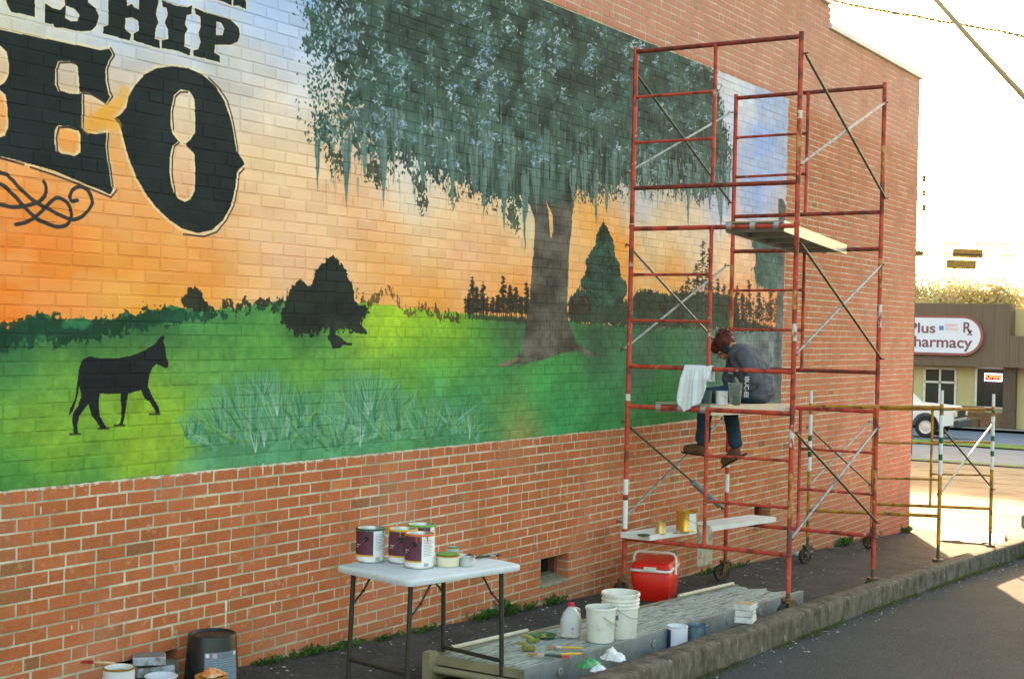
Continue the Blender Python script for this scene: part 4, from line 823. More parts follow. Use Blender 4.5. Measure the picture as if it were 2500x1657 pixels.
mb = MB(); mb.hexa([(GX0+.05, gyl(GX0)-.03, gz(GX0)+.095), (GX0+.07, gyl(GX0)-.03, gz(GX0)+.095), (GX0+.07, gyr(GX0)+.015, gz(GX0)+.095), (GX0+.05, gyr(GX0)+.015, gz(GX0)+.095), (GX0+.05, gyl(GX0)-.03, gz(GX0)+.148), (GX0+.07, gyl(GX0)-.03, gz(GX0)+.148), (GX0+.07, gyr(GX0)+.015, gz(GX0)+.148), (GX0+.05, gyr(GX0)+.015, gz(GX0)+.148)]); mb.build('end_board', M_OLDW, gp)
for x0, x1 in ((6.9, 7.75), (10.0, 11.05)):
    mb = MB(); mb.tube([(x0, gyl(x0)-.012, gz(x0)+.165), (x1, gyl(x1)-.012, gz(x1)+.165)], .013, 8); mb.build('rail_trim', mat('trim_pale', (196, 188, 166), .8, .15, 20), gp, True)
def stage_z(x): return gz(x)+.155

# ------------------------------------------------------------------ props
def VP(x, y): return (x*S, y*S)
M_STEEL = mat('can_steel', (176, 178, 176), .35, .08, 20, metal=.7); M_WHITE = mat('white_plastic', (224, 222, 212), .45, .05, 6, .05, 30, rgb2=(196, 190, 172), thr=.62, scale2=10, rgb3=(150, 146, 130), thr3=.70)
M_LABW = mat('label_white', (226, 226, 222), .55, .03, 20); M_PLUM = mat('label_plum', (96, 48, 66), .5, .12, 14); M_AMB = mat('label_amber', (214, 160, 44), .5); M_BLK = mat('black_plastic', (30, 32, 32), .5, .1, 10); M_WIRE = mat('bail_wire', (140, 138, 132), .4, .05, 20, metal=.6)
M_INK = mat('label_print_grey', (150, 148, 150), .6)
CAMA = lambda p: math.atan2(CAM[1]-p[1], CAM[0]-p[0])
def paint_can(name, p, label, lid_col, r=.081, h=.186, plum=True, open_=True, group=None, body=None, drips=True, turn=0.0, tilt=None):
    p = Vector(p); t = thing(name, p, label, 'paint can', group); a0 = CAMA(p)+turn
    pc = mat('paint_%d_%d_%d' % lid_col, lid_col, .35, .15, 30)
    mb = MB(); mb.lathe([(r*.97, 0), (r*1.0, .003), (r*1.0, .008), (r*.985, .010), (r*.985, h-.010), (r*1.01, h-.008), (r*1.01, h-.001), (r*.99, h), (r*.90, h), (r*.88, h-.006), (r*.86, h-.03), (0.0001, h-.03)], p, 32); mb.build('can_body', body or M_STEEL, t, True)
    mb = MB(); mb.lathe([(r*.90, h+.0005), (r*.985, h+.001), (r*1.016, h-.001), (r*1.017, h-.007)], p, 32, cap=False); mb.build('painted_rim', pc, t, True)
    mb = MB(); mb.lathe([(0.0001, h-.028), (r*.87, h-.027)], p, 24); mb.build('paint_surface', pc, t, True)
    if plum:
        def seg(name_, m, b0, b1, z0, z1, rr=.988): mbb = MB(); mbb.lathe([(r*rr, z0), (r*rr, z1)], p, 18, a0+R(b0), a0+R(b1), cap=False); return mbb.build(name_, m, t, True)
        pl = seg('label', M_PLUM, -95, 12, .044, h-.011); seg('label_stripe', M_AMB, -95, 12, .035, .044); seg('label_base', M_LABW, -95, 12, .010, .035); wp = seg('label_panel', M_LABW, 12, 100, .010, h-.011)
        for k in range(11):
            z = h-.03-k*.0085; mbb = MB(); mbb.lathe([(r*.9895, z), (r*.9895, z+.0028)], p, 10, a0+R(20), a0+R(20+34+20*((k*7) % 3)/2), cap=False); mbb.build('print_line', M_INK, wp)
        for k in range(9):
            mbb = MB(); b0 = 22+k*2.4; mbb.lathe([(r*.9895, .013), (r*.9895, .032)], p, 2, a0+R(b0), a0+R(b0+(.8, 1.5)[k % 2]), cap=False); mbb.build('barcode_bar', M_BLK, wp)
        for z, w_ in ((h*.52, 16), (h*.45, 10)):
            mbb = MB(); mbb.lathe([(r*.9895, z), (r*.9895, z+.004)], p, 6, a0+R(-68), a0+R(-68+w_*1.6), cap=False); mbb.build('print_line', M_LABW, pl)
    ea = a0+R(-18) if plum else a0+R(-80)
    e = p+Vector((math.cos(ea)*r, math.sin(ea)*r, h*.72)); n = Vector((math.cos(ea), math.sin(ea), 0))
    mb = MB(); u, w_ = basis(n); mb.tube([e-n*.001, e+n*.004], .015, 16); ear = mb.build('bail_ear', M_BLK if plum else M_STEEL, t, True)
    tn_ = Vector((-n.y, n.x, 0)); pts = []
    for k in range(17):
        a = ea-math.pi*k/16; rr = r*1.03; pts.append(p+Vector((math.cos(a)*rr, math.sin(a)*rr, h*.72-math.sin(math.pi*k/16)*h*.42))+Vector((math.cos(a), math.sin(a), 0))*.004)
    mb = MB(); mb.tube(pts, .0014, 5); mb.build('bail', M_WIRE, ear)
    if drips:
        rd = random.Random(int(p.x*1000)); 
        for k in range(7):
            a = a0+rd.uniform(-1.6, 1.6); l = rd.uniform(.008, .045); q = p+Vector((math.cos(a)*r*1.0, math.sin(a)*r*1.0, h-.006)); mb = MB(); mb.tube([q, q-Vector((0, 0, l))], [.0032, .0016], 6); mb.build('paint_drip', pc, t, True)
    return t
def wire_bail(mb, c, r, z, drop, a0, n=18, th=.0018):
    pts = []
    for k in range(n+1):
        a = a0+math.pi*k/n; pts.append((c[0]+math.cos(a)*r, c[1]+math.sin(a)*r, c[2]+z-math.sin(math.pi*k/n)*drop))
    mb.tube(pts, th, 6)
def brush(name, p, ang, label, L_=.24, hc=(196, 150, 60), bc=(90, 84, 60), fer=(170, 168, 160), w_=.018, tip=None, lift=.006, slope=0.0):
    t = thing(name, p, label, 'brush'); M_ = XF(p, ang, 0, slope)
    hm = mat('brush_handle_%d_%d_%d' % hc, hc, .5, .1, 40); mb = MB(M_)
    pr = [(0, .004), (.03, .007), (L_*.25, .008), (L_*.45, .006), (L_*.6, .007)]
    mb.tube([(x, 0, lift+.004) for x, _ in pr], [q for _, q in pr], 8); hd = mb.build('handle', hm, t, True)
    if tip: mb = MB(M_); mb.tube([(-.012, 0, lift+.004), (.012, 0, lift+.004), (.03, 0, lift+.004)], [.008, .0095, .0075], 8); mb.build('handle_tip', mat('tip_%d_%d_%d' % tip, tip, .4), hd, True)
    mb = MB(M_); mb.box((L_*.68, 0, lift+.005), (L_*.18, w_*1.4, .012), 0, .002); mb.build('ferrule', mat('ferrule_%d' % fer[0], fer, .4, metal=.5), t)
    mb = MB(M_)
    for k in range(16):
        y = (k/15-.5)*w_*1.35; z = lift+random.uniform(.001, .010); mb.tube([(L_*.76, y, z), (L_+random.uniform(-.01, .012), y*1.15+random.uniform(-.003, .003), z*.8)], [.0022, .0008], 4)
    o = mb.build('bristles', mat('bristle_%d_%d_%d' % bc, bc, .9, .2, 60), t); o['kind'] = 'stuff'; return t
def crumple(name, c, sx, sy, h, m, label, seed=0, cat='rag', rz=0.0):
    n = 34; mb = MB(); vs = []; fs = []
    for i in range(n+1):
        for j in range(n+1):
            u, v_ = i/n*2-1, j/n*2-1; rr = max(abs(u), abs(v_)); q = math.hypot(u, v_)+1e-6; a = math.atan2(v_, u)
            k = rr; edge = 1+.28*mnoise.noise(Vector((math.cos(a)*1.6+seed, math.sin(a)*1.6, seed*.7)))
            X, Y = math.cos(a)*k*sx*edge, math.sin(a)*k*sy*edge
            z = h*(1-k**2.2)*(.55+.55*mnoise.noise(Vector((X*14+seed, Y*14, seed))))+.5*h*abs(mnoise.noise(Vector((X*34, Y*34, seed+4))))*(1-k*.8)+.003
            c_, s_ = math.cos(rz), math.sin(rz); vs.append((c[0]+X*c_-Y*s_, c[1]+X*s_+Y*c_, c[2]+max(z, .002)))
    for i in range(n):
        for j in range(n): fs.append((i*(n+1)+j, (i+1)*(n+1)+j, (i+1)*(n+1)+j+1, i*(n+1)+j+1))
    mb.add(vs, fs); o = mb.build(name, m, None, True, auto=False); return tag(o, label, cat)

# --- folding table ---
ZT = .35
cF = Vector(onz(*VP(945, 1342), ZT)); cL = Vector(onz(*VP(786, 1303), ZT)); cR = Vector(onz(*VP(1211, 1303), ZT))
e1 = (cR-cF).normalized(); e2 = Vector((-e1.y, e1.x, 0)); TL, TW = (cR-cF).length, (cL-cF).dot(e2)
MT = Matrix(((e1.x, e2.x, 0, cF.x), (e1.y, e2.y, 0, cF.y), (0, 0, 1, ZT), (0, 0, 0, 1)))
tb = thing('folding_table', cF+e1*TL/2+e2*TW/2-Vector((0, 0, ZT-gz(6.4))), 'small white plastic folding table with dark folding legs by the wall', 'table')
def rrect(L_, W_, r, ins=0):
    o = []
    for cx, cy, a in ((L_-r, r, -90), (L_-r, W_-r, 0), (r, W_-r, 90), (r, r, 180)):
        for k in range(7): b_ = R(a+15*k); o.append((cx+(r-ins)*math.cos(b_), cy+(r-ins)*math.sin(b_)))
    return o
mb = MB(MT); rings = [(.012, -.036), (.002, -.033), (0, -.026), (0, -.010), (.003, -.003), (.010, 0)]; vs = []; fs = []
for ins, z in rings: vs += [(x, y, z) for x, y in rrect(TL, TW, .055, ins)]
n = 28
for i in range(len(rings)-1):
    for k in range(n): fs.append((i*n+k, i*n+(k+1) % n, (i+1)*n+(k+1) % n, (i+1)*n+k))
fs.append(tuple(range(n))[::-1]); fs.append(tuple((len(rings)-1)*n+k for k in range(n))); mb.add(vs, fs)
mb.build('table_top', mat('table_plastic', (206, 210, 212), .5, .05, 8, .15, 200, rgb2=(176, 178, 176), thr=.66, scale2=30, rgb3=(120, 116, 100), thr3=.74), tb, True, auto=50)
M_LEG = mat('table_leg_bronze', (62, 60, 54), .45, .1, 20, .1, 60, metal=.3)
for sx, kx in ((.075, -.02), (TL-.11, .02)):
    for sy, ky in ((.07, -.005), (TW-.08, .005)):
        top = MT @ Vector((sx, sy, -.034)); foot = MT @ Vector((sx+kx, sy+ky, 0)); foot.z = gz(foot.x)+.006
        mb = MB(); mb.tube([top, foot], .0135, 12); lg = mb.build('leg', M_LEG, tb, True)
        mid = top.lerp(foot, .28); d = 1 if sx < TL/2 else -1; hp = MT @ Vector((sx+d*.15, sy, -.036)); kn = (mid+hp)/2+Vector((0, 0, -.02))
        mb = MB(); mb.tube([mid, kn, hp], .006, 6); mb.tube([kn+Vector((0, .008, 0)), kn-Vector((0, .008, 0))], .008, 6); mb.build('folding_stay', M_LEG, lg)
        mb = MB(); mb.tube([foot, foot+Vector((0, 0, .03))], .016, 10); mb.build('foot_cap', M_BLK, lg, True)
    a = MT @ Vector((sx+kx*.75, .07, 0)); b_ = MT @ Vector((sx+kx*.75, TW-.08, 0)); a.z = gz(a.x)+.18; b_.z = gz(b_.x)+.18
    mb = MB(); mb.tube([a, b_], .012, 10); mb.build('cross_bar', M_LEG, tb, True)
def ontab(x, y): return Vector(onz(*VP(x, y), ZT+.001))
paint_can('paint_can', ontab(855, 1295), 'plum labelled paint can with dark green rim, alone at the left of the table', (30, 84, 62))
paint_can('paint_can', ontab(930, 1297), 'plum labelled paint can with yellow rim between the green and orange rimmed cans', (226, 176, 30), turn=.15)
paint_can('paint_can', ontab(972, 1285), 'paint can with lime green rim standing behind the yellow and orange rimmed cans', (110, 168, 60), turn=.5)
paint_can('paint_can', ontab(968, 1309), 'plum labelled paint can with orange rim at the front of the table', (226, 104, 36), turn=-.05)
p = ontab(1034, 1306); t = thing('plastic_tub', p, 'cream plastic tub with lime and orange paint crusted lids on top', 'tub')
mb = MB(); mb.lathe([(.060, 0), (.064, .004), (.068, .052), (.070, .054), (.066, .055), (.0001, .055)], p, 28); mb.build('tub_body', mat('cream_plastic', (222, 214, 182), .5, .06, 12), t, True)
for k, (c_, z, ox) in enumerate((((206, 122, 62), .0565, 0), ((148, 182, 58), .062, .004), ((108, 150, 66), .068, -.014))):
    mb = MB(); mb.lathe([(.0001, z-.0005), (.066-k*.003, z-.0005), (.068-k*.003, z+.003), (.064-k*.003, z+.0045), (.0001, z+.003)], p+Vector((ox, ox*.6, 0)), 26); mb.build('tub_lid', mat('lid_paint_%d' % k, c_, .45, .25, 40), t, True)
p = ontab(1079, 1306); t = thing('foil_tin', p, 'short silvery tin beside the cream tub on the table', 'tin')
mb = MB(); mb.lathe([(.040, 0), (.043, .002), (.044, .046), (.046, .047), (.043, .048), (.041, .03), (.0001, .028)], p, 26); mb.build('tin_body', mat('foil', (190, 194, 194), .38, .12, 40, .3, 120, metal=.6), t, True)
mb = MB(); mb.lathe([(.0001, .034), (.0405, .034)], p, 20); mb.build('tin_contents', mat('dried_olive', (96, 92, 54), .8, .3, 50), t)
p = ontab(1047, 1288); t = thing('plastic_cup', p, 'small clear plastic cup of paint water at the back of the table', 'cup')
mb = MB(); mb.lathe([(.026, 0), (.028, .002), (.034, .062), (.036, .063), (.034, .064), (.026, .006), (.0001, .006)], p, 24); mb.build('cup_body', mat('cloudy_plastic', (206, 212, 206), .3, .05, 20, trans=.35), t, True)
mb = MB(); mb.lathe([(.0345, .056), (.0368, .058), (.0368, .0648), (.033, .0655)], p, 22, cap=False); mb.build('painted_rim', mat('cup_olive', (112, 124, 40), .5, .3, 60), t, True)
brush('paint_brush', tuple(ontab(1092, 1292)), math.atan2(*(ontab(1135, 1287)-ontab(1080, 1293)).yx), 'dark paint caked brush lying at the back of the table', .2, (52, 46, 38), (48, 46, 36), w_=.03)
crumple('paint_rag', tuple(ontab(1083, 1288)), .045, .03, .028, mat('dark_rag', (66, 60, 46), .95, .3, 30), 'dark paint soaked rag beside the caked brush on the table', 3)

# --- red cooler ---
q0 = Vector(ong(*VP(1452, 1387))); q1 = Vector(ong(*VP(1534, 1393))); q2 = Vector(ong(*VP(1568, 1376)))
ax = (q1-q0); ax.z = 0; CL = .33; ax = Matrix.Rotation(R(-7), 3, 'Z') @ ax; ax.normalize(); ay = Vector((-ax.y, ax.x, 0)); CW = .50
if ay.x < 0: ay = -ay
o0 = Vector((q0.x+.02, q0.y, gz(q0.x+.1)+.004)); MC = Matrix(((ax.x, ay.x, 0, o0.x), (ax.y, ay.y, 0, o0.y), (0, 0, 1, o0.z), (0, 0, 0, 1)))
cl = thing('cooler', o0+ax*CL/2+ay*CW/2, 'bright red picnic cooler with white band and white carry handle under the scaffold', 'cooler')
M_CRED = mat('cooler_red', (218, 34, 18), .42, .05, 4, .05, 40); M_CWH = mat('cooler_white', (232, 228, 222), .5)
def tap(z0, z1, i0, i1, nm, m, par, bev=.02):
    mb = MB(MC); vs = []; fs = []
    def rr(ins, z): return [(ins+x, ins+y, z) for x, y in rrect(CL-2*ins, CW-2*ins, .03)]
    st_ = [(i0+.006, z0), (i0, z0+.008), (i1, z1-.012), (i1+.004, z1-.004), (i1+.014, z1)]
    for ins, z in st_: vs += rr(ins, z)
    for i in range(len(st_)-1):
        for k in range(28): fs.append((i*28+k, i*28+(k+1) % 28, (i+1)*28+(k+1) % 28, (i+1)*28+k))
    fs.append(tuple(range(28))[::-1]); fs.append(tuple((len(st_)-1)*28+k for k in range(28))); mb.add(vs, fs); return mb.build(nm, m, par, True, auto=60)
tap(0, .240, .018, 0, 'body', M_CRED, cl); tap(.241, .266, -.005, -.005, 'rim_band', M_CWH, cl); ld = tap(.2665, .318, -.002, .012, 'lid', M_CRED, cl)
mb = MB(MC); mb.box((CL*.5, -.008, .270), (.105, .012, .034), 0, .003); mb.build('latch', M_CWH, ld)
mb = MB(MC); hx = -.011; zz = [(CW*.5-.0, .21), (CW*.5, .25), (CW*.5, .36), (CW*.5, .395)]
mb.tube([(-.012, CW*.42, .205), (-.012, CW*.42, .34), (.006, CW*.42, .372), (.04, CW*.42, .380), (CL-.04, CW*.42, .380), (CL-.006, CW*.42, .372), (CL+.012, CW*.42, .34), (CL+.012, CW*.42, .205)], .0105, 8); mb.build('handle', M_CWH, cl, True)

# --- buckets, jug and things on the ground stage ---
def bucket(name, p, r0, r1, h, label, m, ribs, a0, wet=None, lab=False):
    t = thing(name, p, label, 'bucket'); pr = [(r0*.97, 0), (r0, .004)]
    for z in (.66, .74, .82): 
        if ribs: rr = r0+(r1-r0)*z; pr += [(rr, z*h), (rr+.007, z*h+.003), (rr+.007, z*h+.010), (rr+.001, z*h+.014)]
    pr += [(r1, h*.93), (r1+.006, h*.935), (r1+.006, h-.003), (r1+.003, h), (r1-.003, h-.001), (r0*.96, .008), (.0001, .008)]
    mb = MB(); mb.lathe(pr, p, 36); b_ = mb.build('bucket_body', m, t, True)
    mb = MB(); wire_bail(mb, p, r1+.008, h*.80, h*.34, a0); mb.build('handle', M_WIRE, t, True)
    if wet: mb = MB(); z = h*.80; mb.lathe([(.0001, z), ((r0+(r1-r0)*.8)*.965, z)], p, 28); mb.build('paint_residue', wet, t); mb = MB(); mb.lathe([(r1*.955, h*.80), (r1*.985, h-.004)], p, 30, cap=False); mb.build('painted_rim', wet, t, True)
    if lab:
        a = CAMA(p); 
        for k in range(9): mb = MB(); z = h*.22+k*.0125; mb.lathe([((r0+(r1-r0)*z/h)+.0012, z), ((r0+(r1-r0)*z/h)+.0012, z+.004)], p, 6, a-.55, a-.55+.32-.05*(k % 3), cap=False); mb.build('print_line', M_INK, b_)
        mb = MB(); z = h*.44; mb.lathe([((r0+(r1-r0)*z/h)+.0014, z), ((r0+(r1-r0)*(z+.03)/h)+.0014, z+.03)], p, 5, a-.28, a-.10, cap=False); mb.build('print_block', mat('print_slate', (110, 116, 122), .6), b_)
    return t
def onst(x, y, h=.157): q = Vector(ong(*VP(x, y), h)); q.z = stage_z(q.x)+.003; return q
bucket('white_bucket', onst(1387, 1480), .084, .093, .215, 'shorter white plastic bucket with paint smeared rim in front of the tall one', M_WHITE, False, CAMA(onst(1387, 1480))+.1, mat('slate_paint', (74, 92, 88), .5, .3, 40))
bucket('white_bucket', onst(1432, 1470), .104, .118, .285, 'tall white plastic bucket with ribbed rim standing behind the shorter one', M_WHITE, True, CAMA(onst(1432, 1470))-.5, None, True)
p = onst(1318, 1470); t = thing('water_jug', p, 'translucent plastic gallon jug with red cap beside the white buckets', 'jug')
mb = MB(); vs = []; fs = []; n = 28
for r_, z, sq in [(.052, 0, 1), (.060, .006, 1), (.0625, .02, 1), (.062, .105, 1), (.060, .118, .9), (.048, .152, .5), (.030, .176, .2), (.019, .186, 0), (.0185, .198, 0)]:
    for k in range(n):
        a = 2*math.pi*k/n; f_ = 1/max(abs(math.cos(a)), abs(math.sin(a))); f_ = 1+(min(f_, 1.16)-1)*sq; vs.append((p[0]+r_*f_*math.cos(a+.4), p[1]+r_*f_*math.sin(a+.4), p[2]+z))
for i in range(8):
    for k in range(n): fs.append((i*n+k, i*n+(k+1) % n, (i+1)*n+(k+1) % n, (i+1)*n+k))
fs.append(tuple(range(n))[::-1]); mb.add(vs, fs); jb = mb.build('jug_body', mat('jug_plastic', (214, 216, 214), .35, .03, 10, trans=.3), t, True, auto=60)
a = CAMA(p)+2.3; d = Vector((math.cos(a), math.sin(a), 0)); mb = MB(); mb.tube([p+d*.024+Vector((0, 0, .18)), p+d*.062+Vector((0, 0, .165)), p+d*.07+Vector((0, 0, .12)), p+d*.058+Vector((0, 0, .085))], .011, 10); mb.build('jug_handle', MATS['jug_plastic'], t, True)
mb = MB(); mb.lathe([(.0205, .193), (.0205, .212), (.018, .214), (.0001, .214)], p, 20); mb.build('cap', mat('cap_red', (206, 44, 60), .45), t, True)
a = CAMA(p)+.42
for z0, z1, m in ((.055, .070, mat('label_lilac', (150, 128, 182), .5)), (.040, .055, mat('label_pink', (226, 170, 190), .5)), (.030, .040, mat('label_rose', (206, 130, 140), .5))):
    mb = MB(); M_ = XF(p, a); mb.M = M_; mb.box((.0655, 0, (z0+z1)/2), (.002, .040, z1-z0)); mb.build('label', m, jb)
p = onst(1252, 1470); t = thing('palette_lid', p, 'round green paint covered lid used as a palette on the plywood', 'lid')
mb = MB(); mb.lathe([(.0001, .002), (.080, .002), (.088, .008), (.092, .012), (.088, .013), (.078, .006), (.0001, .006)], p, 32); mb.build('lid_dish', mat('palette_green', (58, 98, 74), .45, .3, 30, rgb2=(120, 140, 60), thr=.58, scale2=24), t, True)
for k, (c_, a, r_) in enumerate((((110, 140, 60), .3, .03), ((62, 116, 84), 2.2, .04), ((158, 160, 66), 4.2, .025), ((36, 76, 60), 5.2, .05))):
    q = p+Vector((math.cos(a)*r_, math.sin(a)*r_, .0065)); mb = MB(); mb.lathe([(.0001, .006), (.012, .004), (.018, 0)], q, 12); mb.build('paint_blob', mat('blob_%d' % k, c_, .35, .1, 40), t, True)
def stbrush(x0, y0, x1, y1, lab, **k):
    a, b_ = onst(x0, y0), onst(x1, y1); d = b_-a; return brush('paint_brush', tuple(a), math.atan2(d.y, d.x), lab, max(d.length, .1), slope=R(2.8)*math.cos(math.atan2(d.y, d.x)), **k)
stbrush(1345, 1500, 1265, 1498, 'yellow handled brush lying nearest the buckets on the plywood', hc=(214, 166, 44), bc=(176, 128, 84), fer=(206, 200, 190))
stbrush(1345, 1513, 1258, 1516, 'second yellow handled brush with grey bristles on the plywood', hc=(222, 176, 48), bc=(120, 118, 104), fer=(150, 150, 140))
stbrush(1310, 1521, 1222, 1514, 'dark handled brush with red tip at the edge of the plywood', hc=(48, 58, 60), bc=(190, 140, 90), fer=(196, 190, 176), tip=(206, 40, 44))
for x, y, lab, sd_ in ((1232, 1483, 'flat olive paint sponge lying nearest the palette lid', 1), (1222, 1502, 'olive sponge brush with stub handle near the plywood edge', 2)):
    p = onst(x, y); t = thing('sponge_brush', p, lab, 'sponge'); M_ = XF(p, -.6 if sd_ == 1 else -.9)
    mb = MB(M_); mb.box((0, 0, .012), (.085 if sd_ == 1 else .075, .035, .02 if sd_ == 1 else .028), 0, .005); mb.build('sponge_pad', mat('olive_sponge', (122, 122, 52), .9, .2, 40, .4), t)
    mb = MB(M_); mb.tube([(0, 0, .02), (-.03, .02, .035), (-.055, .045, .036)], [.012, .009, .011], 8); mb.build('handle', mat('sponge_handle', (150, 146, 70), .7, .15, 30), t, True)
# between stage and kerb
def behind(x, y, h): q = Vector(ong(*VP(x, y), h)); q.z = gz(q.x)+.006; return q
paint_can('paint_can', behind(1565, 1449, .178), 'white paint can with dark navy edge tucked between the stage and the kerb', (196, 196, 200), r=.07, plum=False, body=mat('navy_white_can', (214, 216, 222), .45, .05, 10), drips=False)
p = behind(1565, 1449, .178); a = CAMA(p); mb = MB(); mb.lathe([(.0705, .012), (.0705, .165)], p, 14, a-1.5, a-.62, cap=False); nv = mb.build('navy_label', mat('navy', (46, 50, 92), .5), bpy.data.objects[[o.name for o in bpy.data.objects if o.name.startswith('paint_can') and o.parent is None][-1]], True)
paint_can('paint_can', behind(1611, 1447, .175), 'bare metal paint can streaked with blue paint beside the navy edged can', (66, 84, 108), r=.068, plum=False, body=mat('blue_streaked_can', (104, 124, 136), .35, .25, 14, metal=.4, stretch=(4, 4, .4)), drips=True)
p = Vector(ong(*VP(1722, 1436), .178)); p.z = gz(p.x)+.18
for k, (dz, rot, lab) in enumerate(((0, .0, 'lower white paper block under another on the kerb'), (.044, .06, 'middle white paper block of the small stack on the kerb'), (.088, -.12, 'topmost white block with brown top on the kerb stack'))):
    M_ = XF((p.x, p.y, p.z+dz), R(12)+rot); t = thing('paper_block', (p.x, p.y, p.z+dz), lab, 'block')
    mb = MB(M_); mb.box((0, 0, .021), (.155, .125, .040), 0, .004); mb.build('block_core', mat('paper_white', (206, 206, 202), .85, .12, 30, .3, 90, rgb2=(170, 168, 160), thr=.6, scale2=20), t)
    mb = MB(M_); mb.box((0, 0, .0418), (.150, .12, .0012)); mb.build('cover_sheet', mat('kraft_cover', (172, 150, 118), .9, .15, 20) if k == 2 else MATS['paper_white'], t)
q = Vector(ong(*VP(1362, 1540), .15)); crumple('paint_rag', (q.x, q.y, gz(q.x)+.155), .085, .07, .075, mat('green_rag', (60, 132, 74), .9, .2, 30, rgb2=(150, 196, 160), thr=.6, scale2=18), 'crumpled green rag at the inner edge of the kerb', 1)
q = Vector(ong(*VP(1418, 1522), .15)); crumple('paint_rag', (q.x, q.y, gz(q.x)+.15), .08, .075, .085, mat('white_rag', (222, 222, 218), .9, .06, 30, rgb2=(128, 150, 60), thr=.68, scale2=16), 'crumpled white rag with green stain next to the green rag', 5)
q = Vector(ong(*VP(1378, 1553), .15)); crumple('paint_rag', (q.x, q.y-.01, gz(q.x)+.16), .055, .05, .04, mat('pale_rag', (206, 212, 214), .9, .06, 30), 'small pale rag below the crumpled green rag', 9)

# --- on the low shelf board and platform ---
def onb(x, y): q = Vector(onz(*VP(x, y), .045)); q.z = shelf_z(q.x); return q
p = onb(1526, 1232); t = thing('tin_can', p, 'small bare gold coloured tin standing on the low shelf board', 'tin')
mb = MB(); mb.lathe([(.04, 0), (.0425, .002), (.0405, .005), (.0405, .090), (.0425, .092), (.0425, .096), (.039, .096), (.038, .02), (.0001, .02)], p, 28); mb.build('tin_body', mat('pale_gold', (198, 168, 108), .35, .1, 20, metal=.6), t, True)
p = onb(1586, 1222); t = thing('gold_can', p, 'large gold and white paint can on the low shelf board', 'paint can'); a = CAMA(p)
mb = MB(); mb.lathe([(.084, 0), (.087, .003), (.085, .008), (.085, .150), (.088, .153), (.088, .160), (.082, .160), (.08, .03), (.0001, .03)], p, 32); mb.build('can_body', mat('gold_metal', (204, 160, 70), .3, .12, 8, .2, 14, metal=.75), t, True)
mb = MB(); mb.lathe([(.0856, .010), (.0856, .148)], p, 14, a+.25, a+1.05, cap=False); mb.build('label_panel', M_LABW, t, True)
mb = MB(); wire_bail(mb, p, .088, .115, .05, a-.1); mb.build('handle', M_WIRE, t, True)
p = onb(1487, 1240); t = thing('palette_lid', p, 'dark green paint lid at the near end of the low shelf board', 'lid')
mb = MB(); mb.lathe([(.0001, .001), (.048, .001), (.052, .008), (.047, .009), (.0001, .006)], p, 26); mb.build('lid_dish', mat('dark_palette', (44, 76, 62), .5, .3, 40, rgb2=(150, 130, 50), thr=.62, scale2=40), t, True)
p = onb(1560, 1237); brush('paint_brush', tuple(onb(1592, 1232)), math.atan2(*(onb(1550, 1232)-onb(1592, 1232)).yx), 'short wooden brush on the low shelf board before the gold can', .13, (170, 120, 66), (120, 100, 60))
def hang(name, fn, m, nu, nv_, label, cat='cloth', th=.003):
    mb = MB(); vs = [fn(i/nu, j/nv_) for i in range(nu+1) for j in range(nv_+1)]; w_ = nv_+1
    mb.add(vs, [(i*w_+j, i*w_+j+1, (i+1)*w_+j+1, (i+1)*w_+j) for i in range(nu) for j in range(nv_)]); o = mb.build(name, m, None, True, auto=False)
    so = o.modifiers.new('thick', 'SOLIDIFY'); so.thickness = th; so.offset = 0; return tag(o, label, cat)
yl_ = onx(*VP(1584, 845), XN)[1]; yr_ = onx(*VP(1648, 845), XN)[1]
def towel(u, v_):
    y = yl_+(yr_-yl_)*u; zb_ = 1.385
    ln_ = float(np.interp(u, [0, .1, .2, .45, .62, .8, .9, 1], [.20, .30, .345, .30, .27, .13, .10, .06]))
    s_ = v_*(ln_+.16); fold = .014*math.sin(u*15+.6)+.008*math.sin(u*31)
    if s_ < .10: return (XN+.03+fold*.4, y, zb_-.10+s_)                # back flap
    if s_ < .16: a = (s_-.10)/.06*math.pi; return (XN+.03*math.cos(a), y, zb_+.024*math.sin(a)+.002)
    d = s_-.16; k = min(d/.08, 1); return (XN-.03-abs(fold)*k-.01*k, y+(.055-.1*u)*d/.3*(1 if u < .9 else -1)+fold*.5*k, zb_-d)
hang('white_towel', towel, mat('towel_white', (226, 228, 230), .95, .04, 30, .3, 120), 40, 30, 'white cotton cloth draped over the scaffold bar in front of the painter')
def burlap(u, v_):
    x = 10.93+.25*u; zt_ = shelf_z(x)+.004; s_ = v_*.46; ye = -.685-.115*(x-10.13)/2.39
    if s_ < .13: return (x, ye+.125-s_, zt_+.003+.003*math.sin(u*9+v_*12))
    d = s_-.13; return (x+.012*math.sin(d*9)+.02*d*(u-.5), ye-.006-.012*abs(math.sin(u*8))*min(d/.05, 1), zt_-d)
hang('drop_cloth', burlap, mat('beige_cloth', (176, 164, 140), .95, .15, 16, .5, 90, rgb2=(128, 116, 94), thr=.56, scale2=14), 20, 26, 'stained beige cloth hanging over the edge of the low shelf board')
def onp(x, xx=10.62): q = onx(*VP(x, 937), xx); return Vector((xx, q[1], 1.083-.06*(xx-XN)/2.11+.0195))
p = onp(1629, 10.7); t = thing('grey_tub', p, 'grey translucent paint tub half hidden by the hanging white cloth', 'tub')
mb = MB(); mb.lathe([(.046, 0), (.048, .002), (.056, .105), (.058, .106), (.055, .107), (.045, .01), (.0001, .01)], p, 26); mb.build('tub_body', mat('slate_tub', (70, 92, 96), .4, .15, 12, .1, 40), t, True)
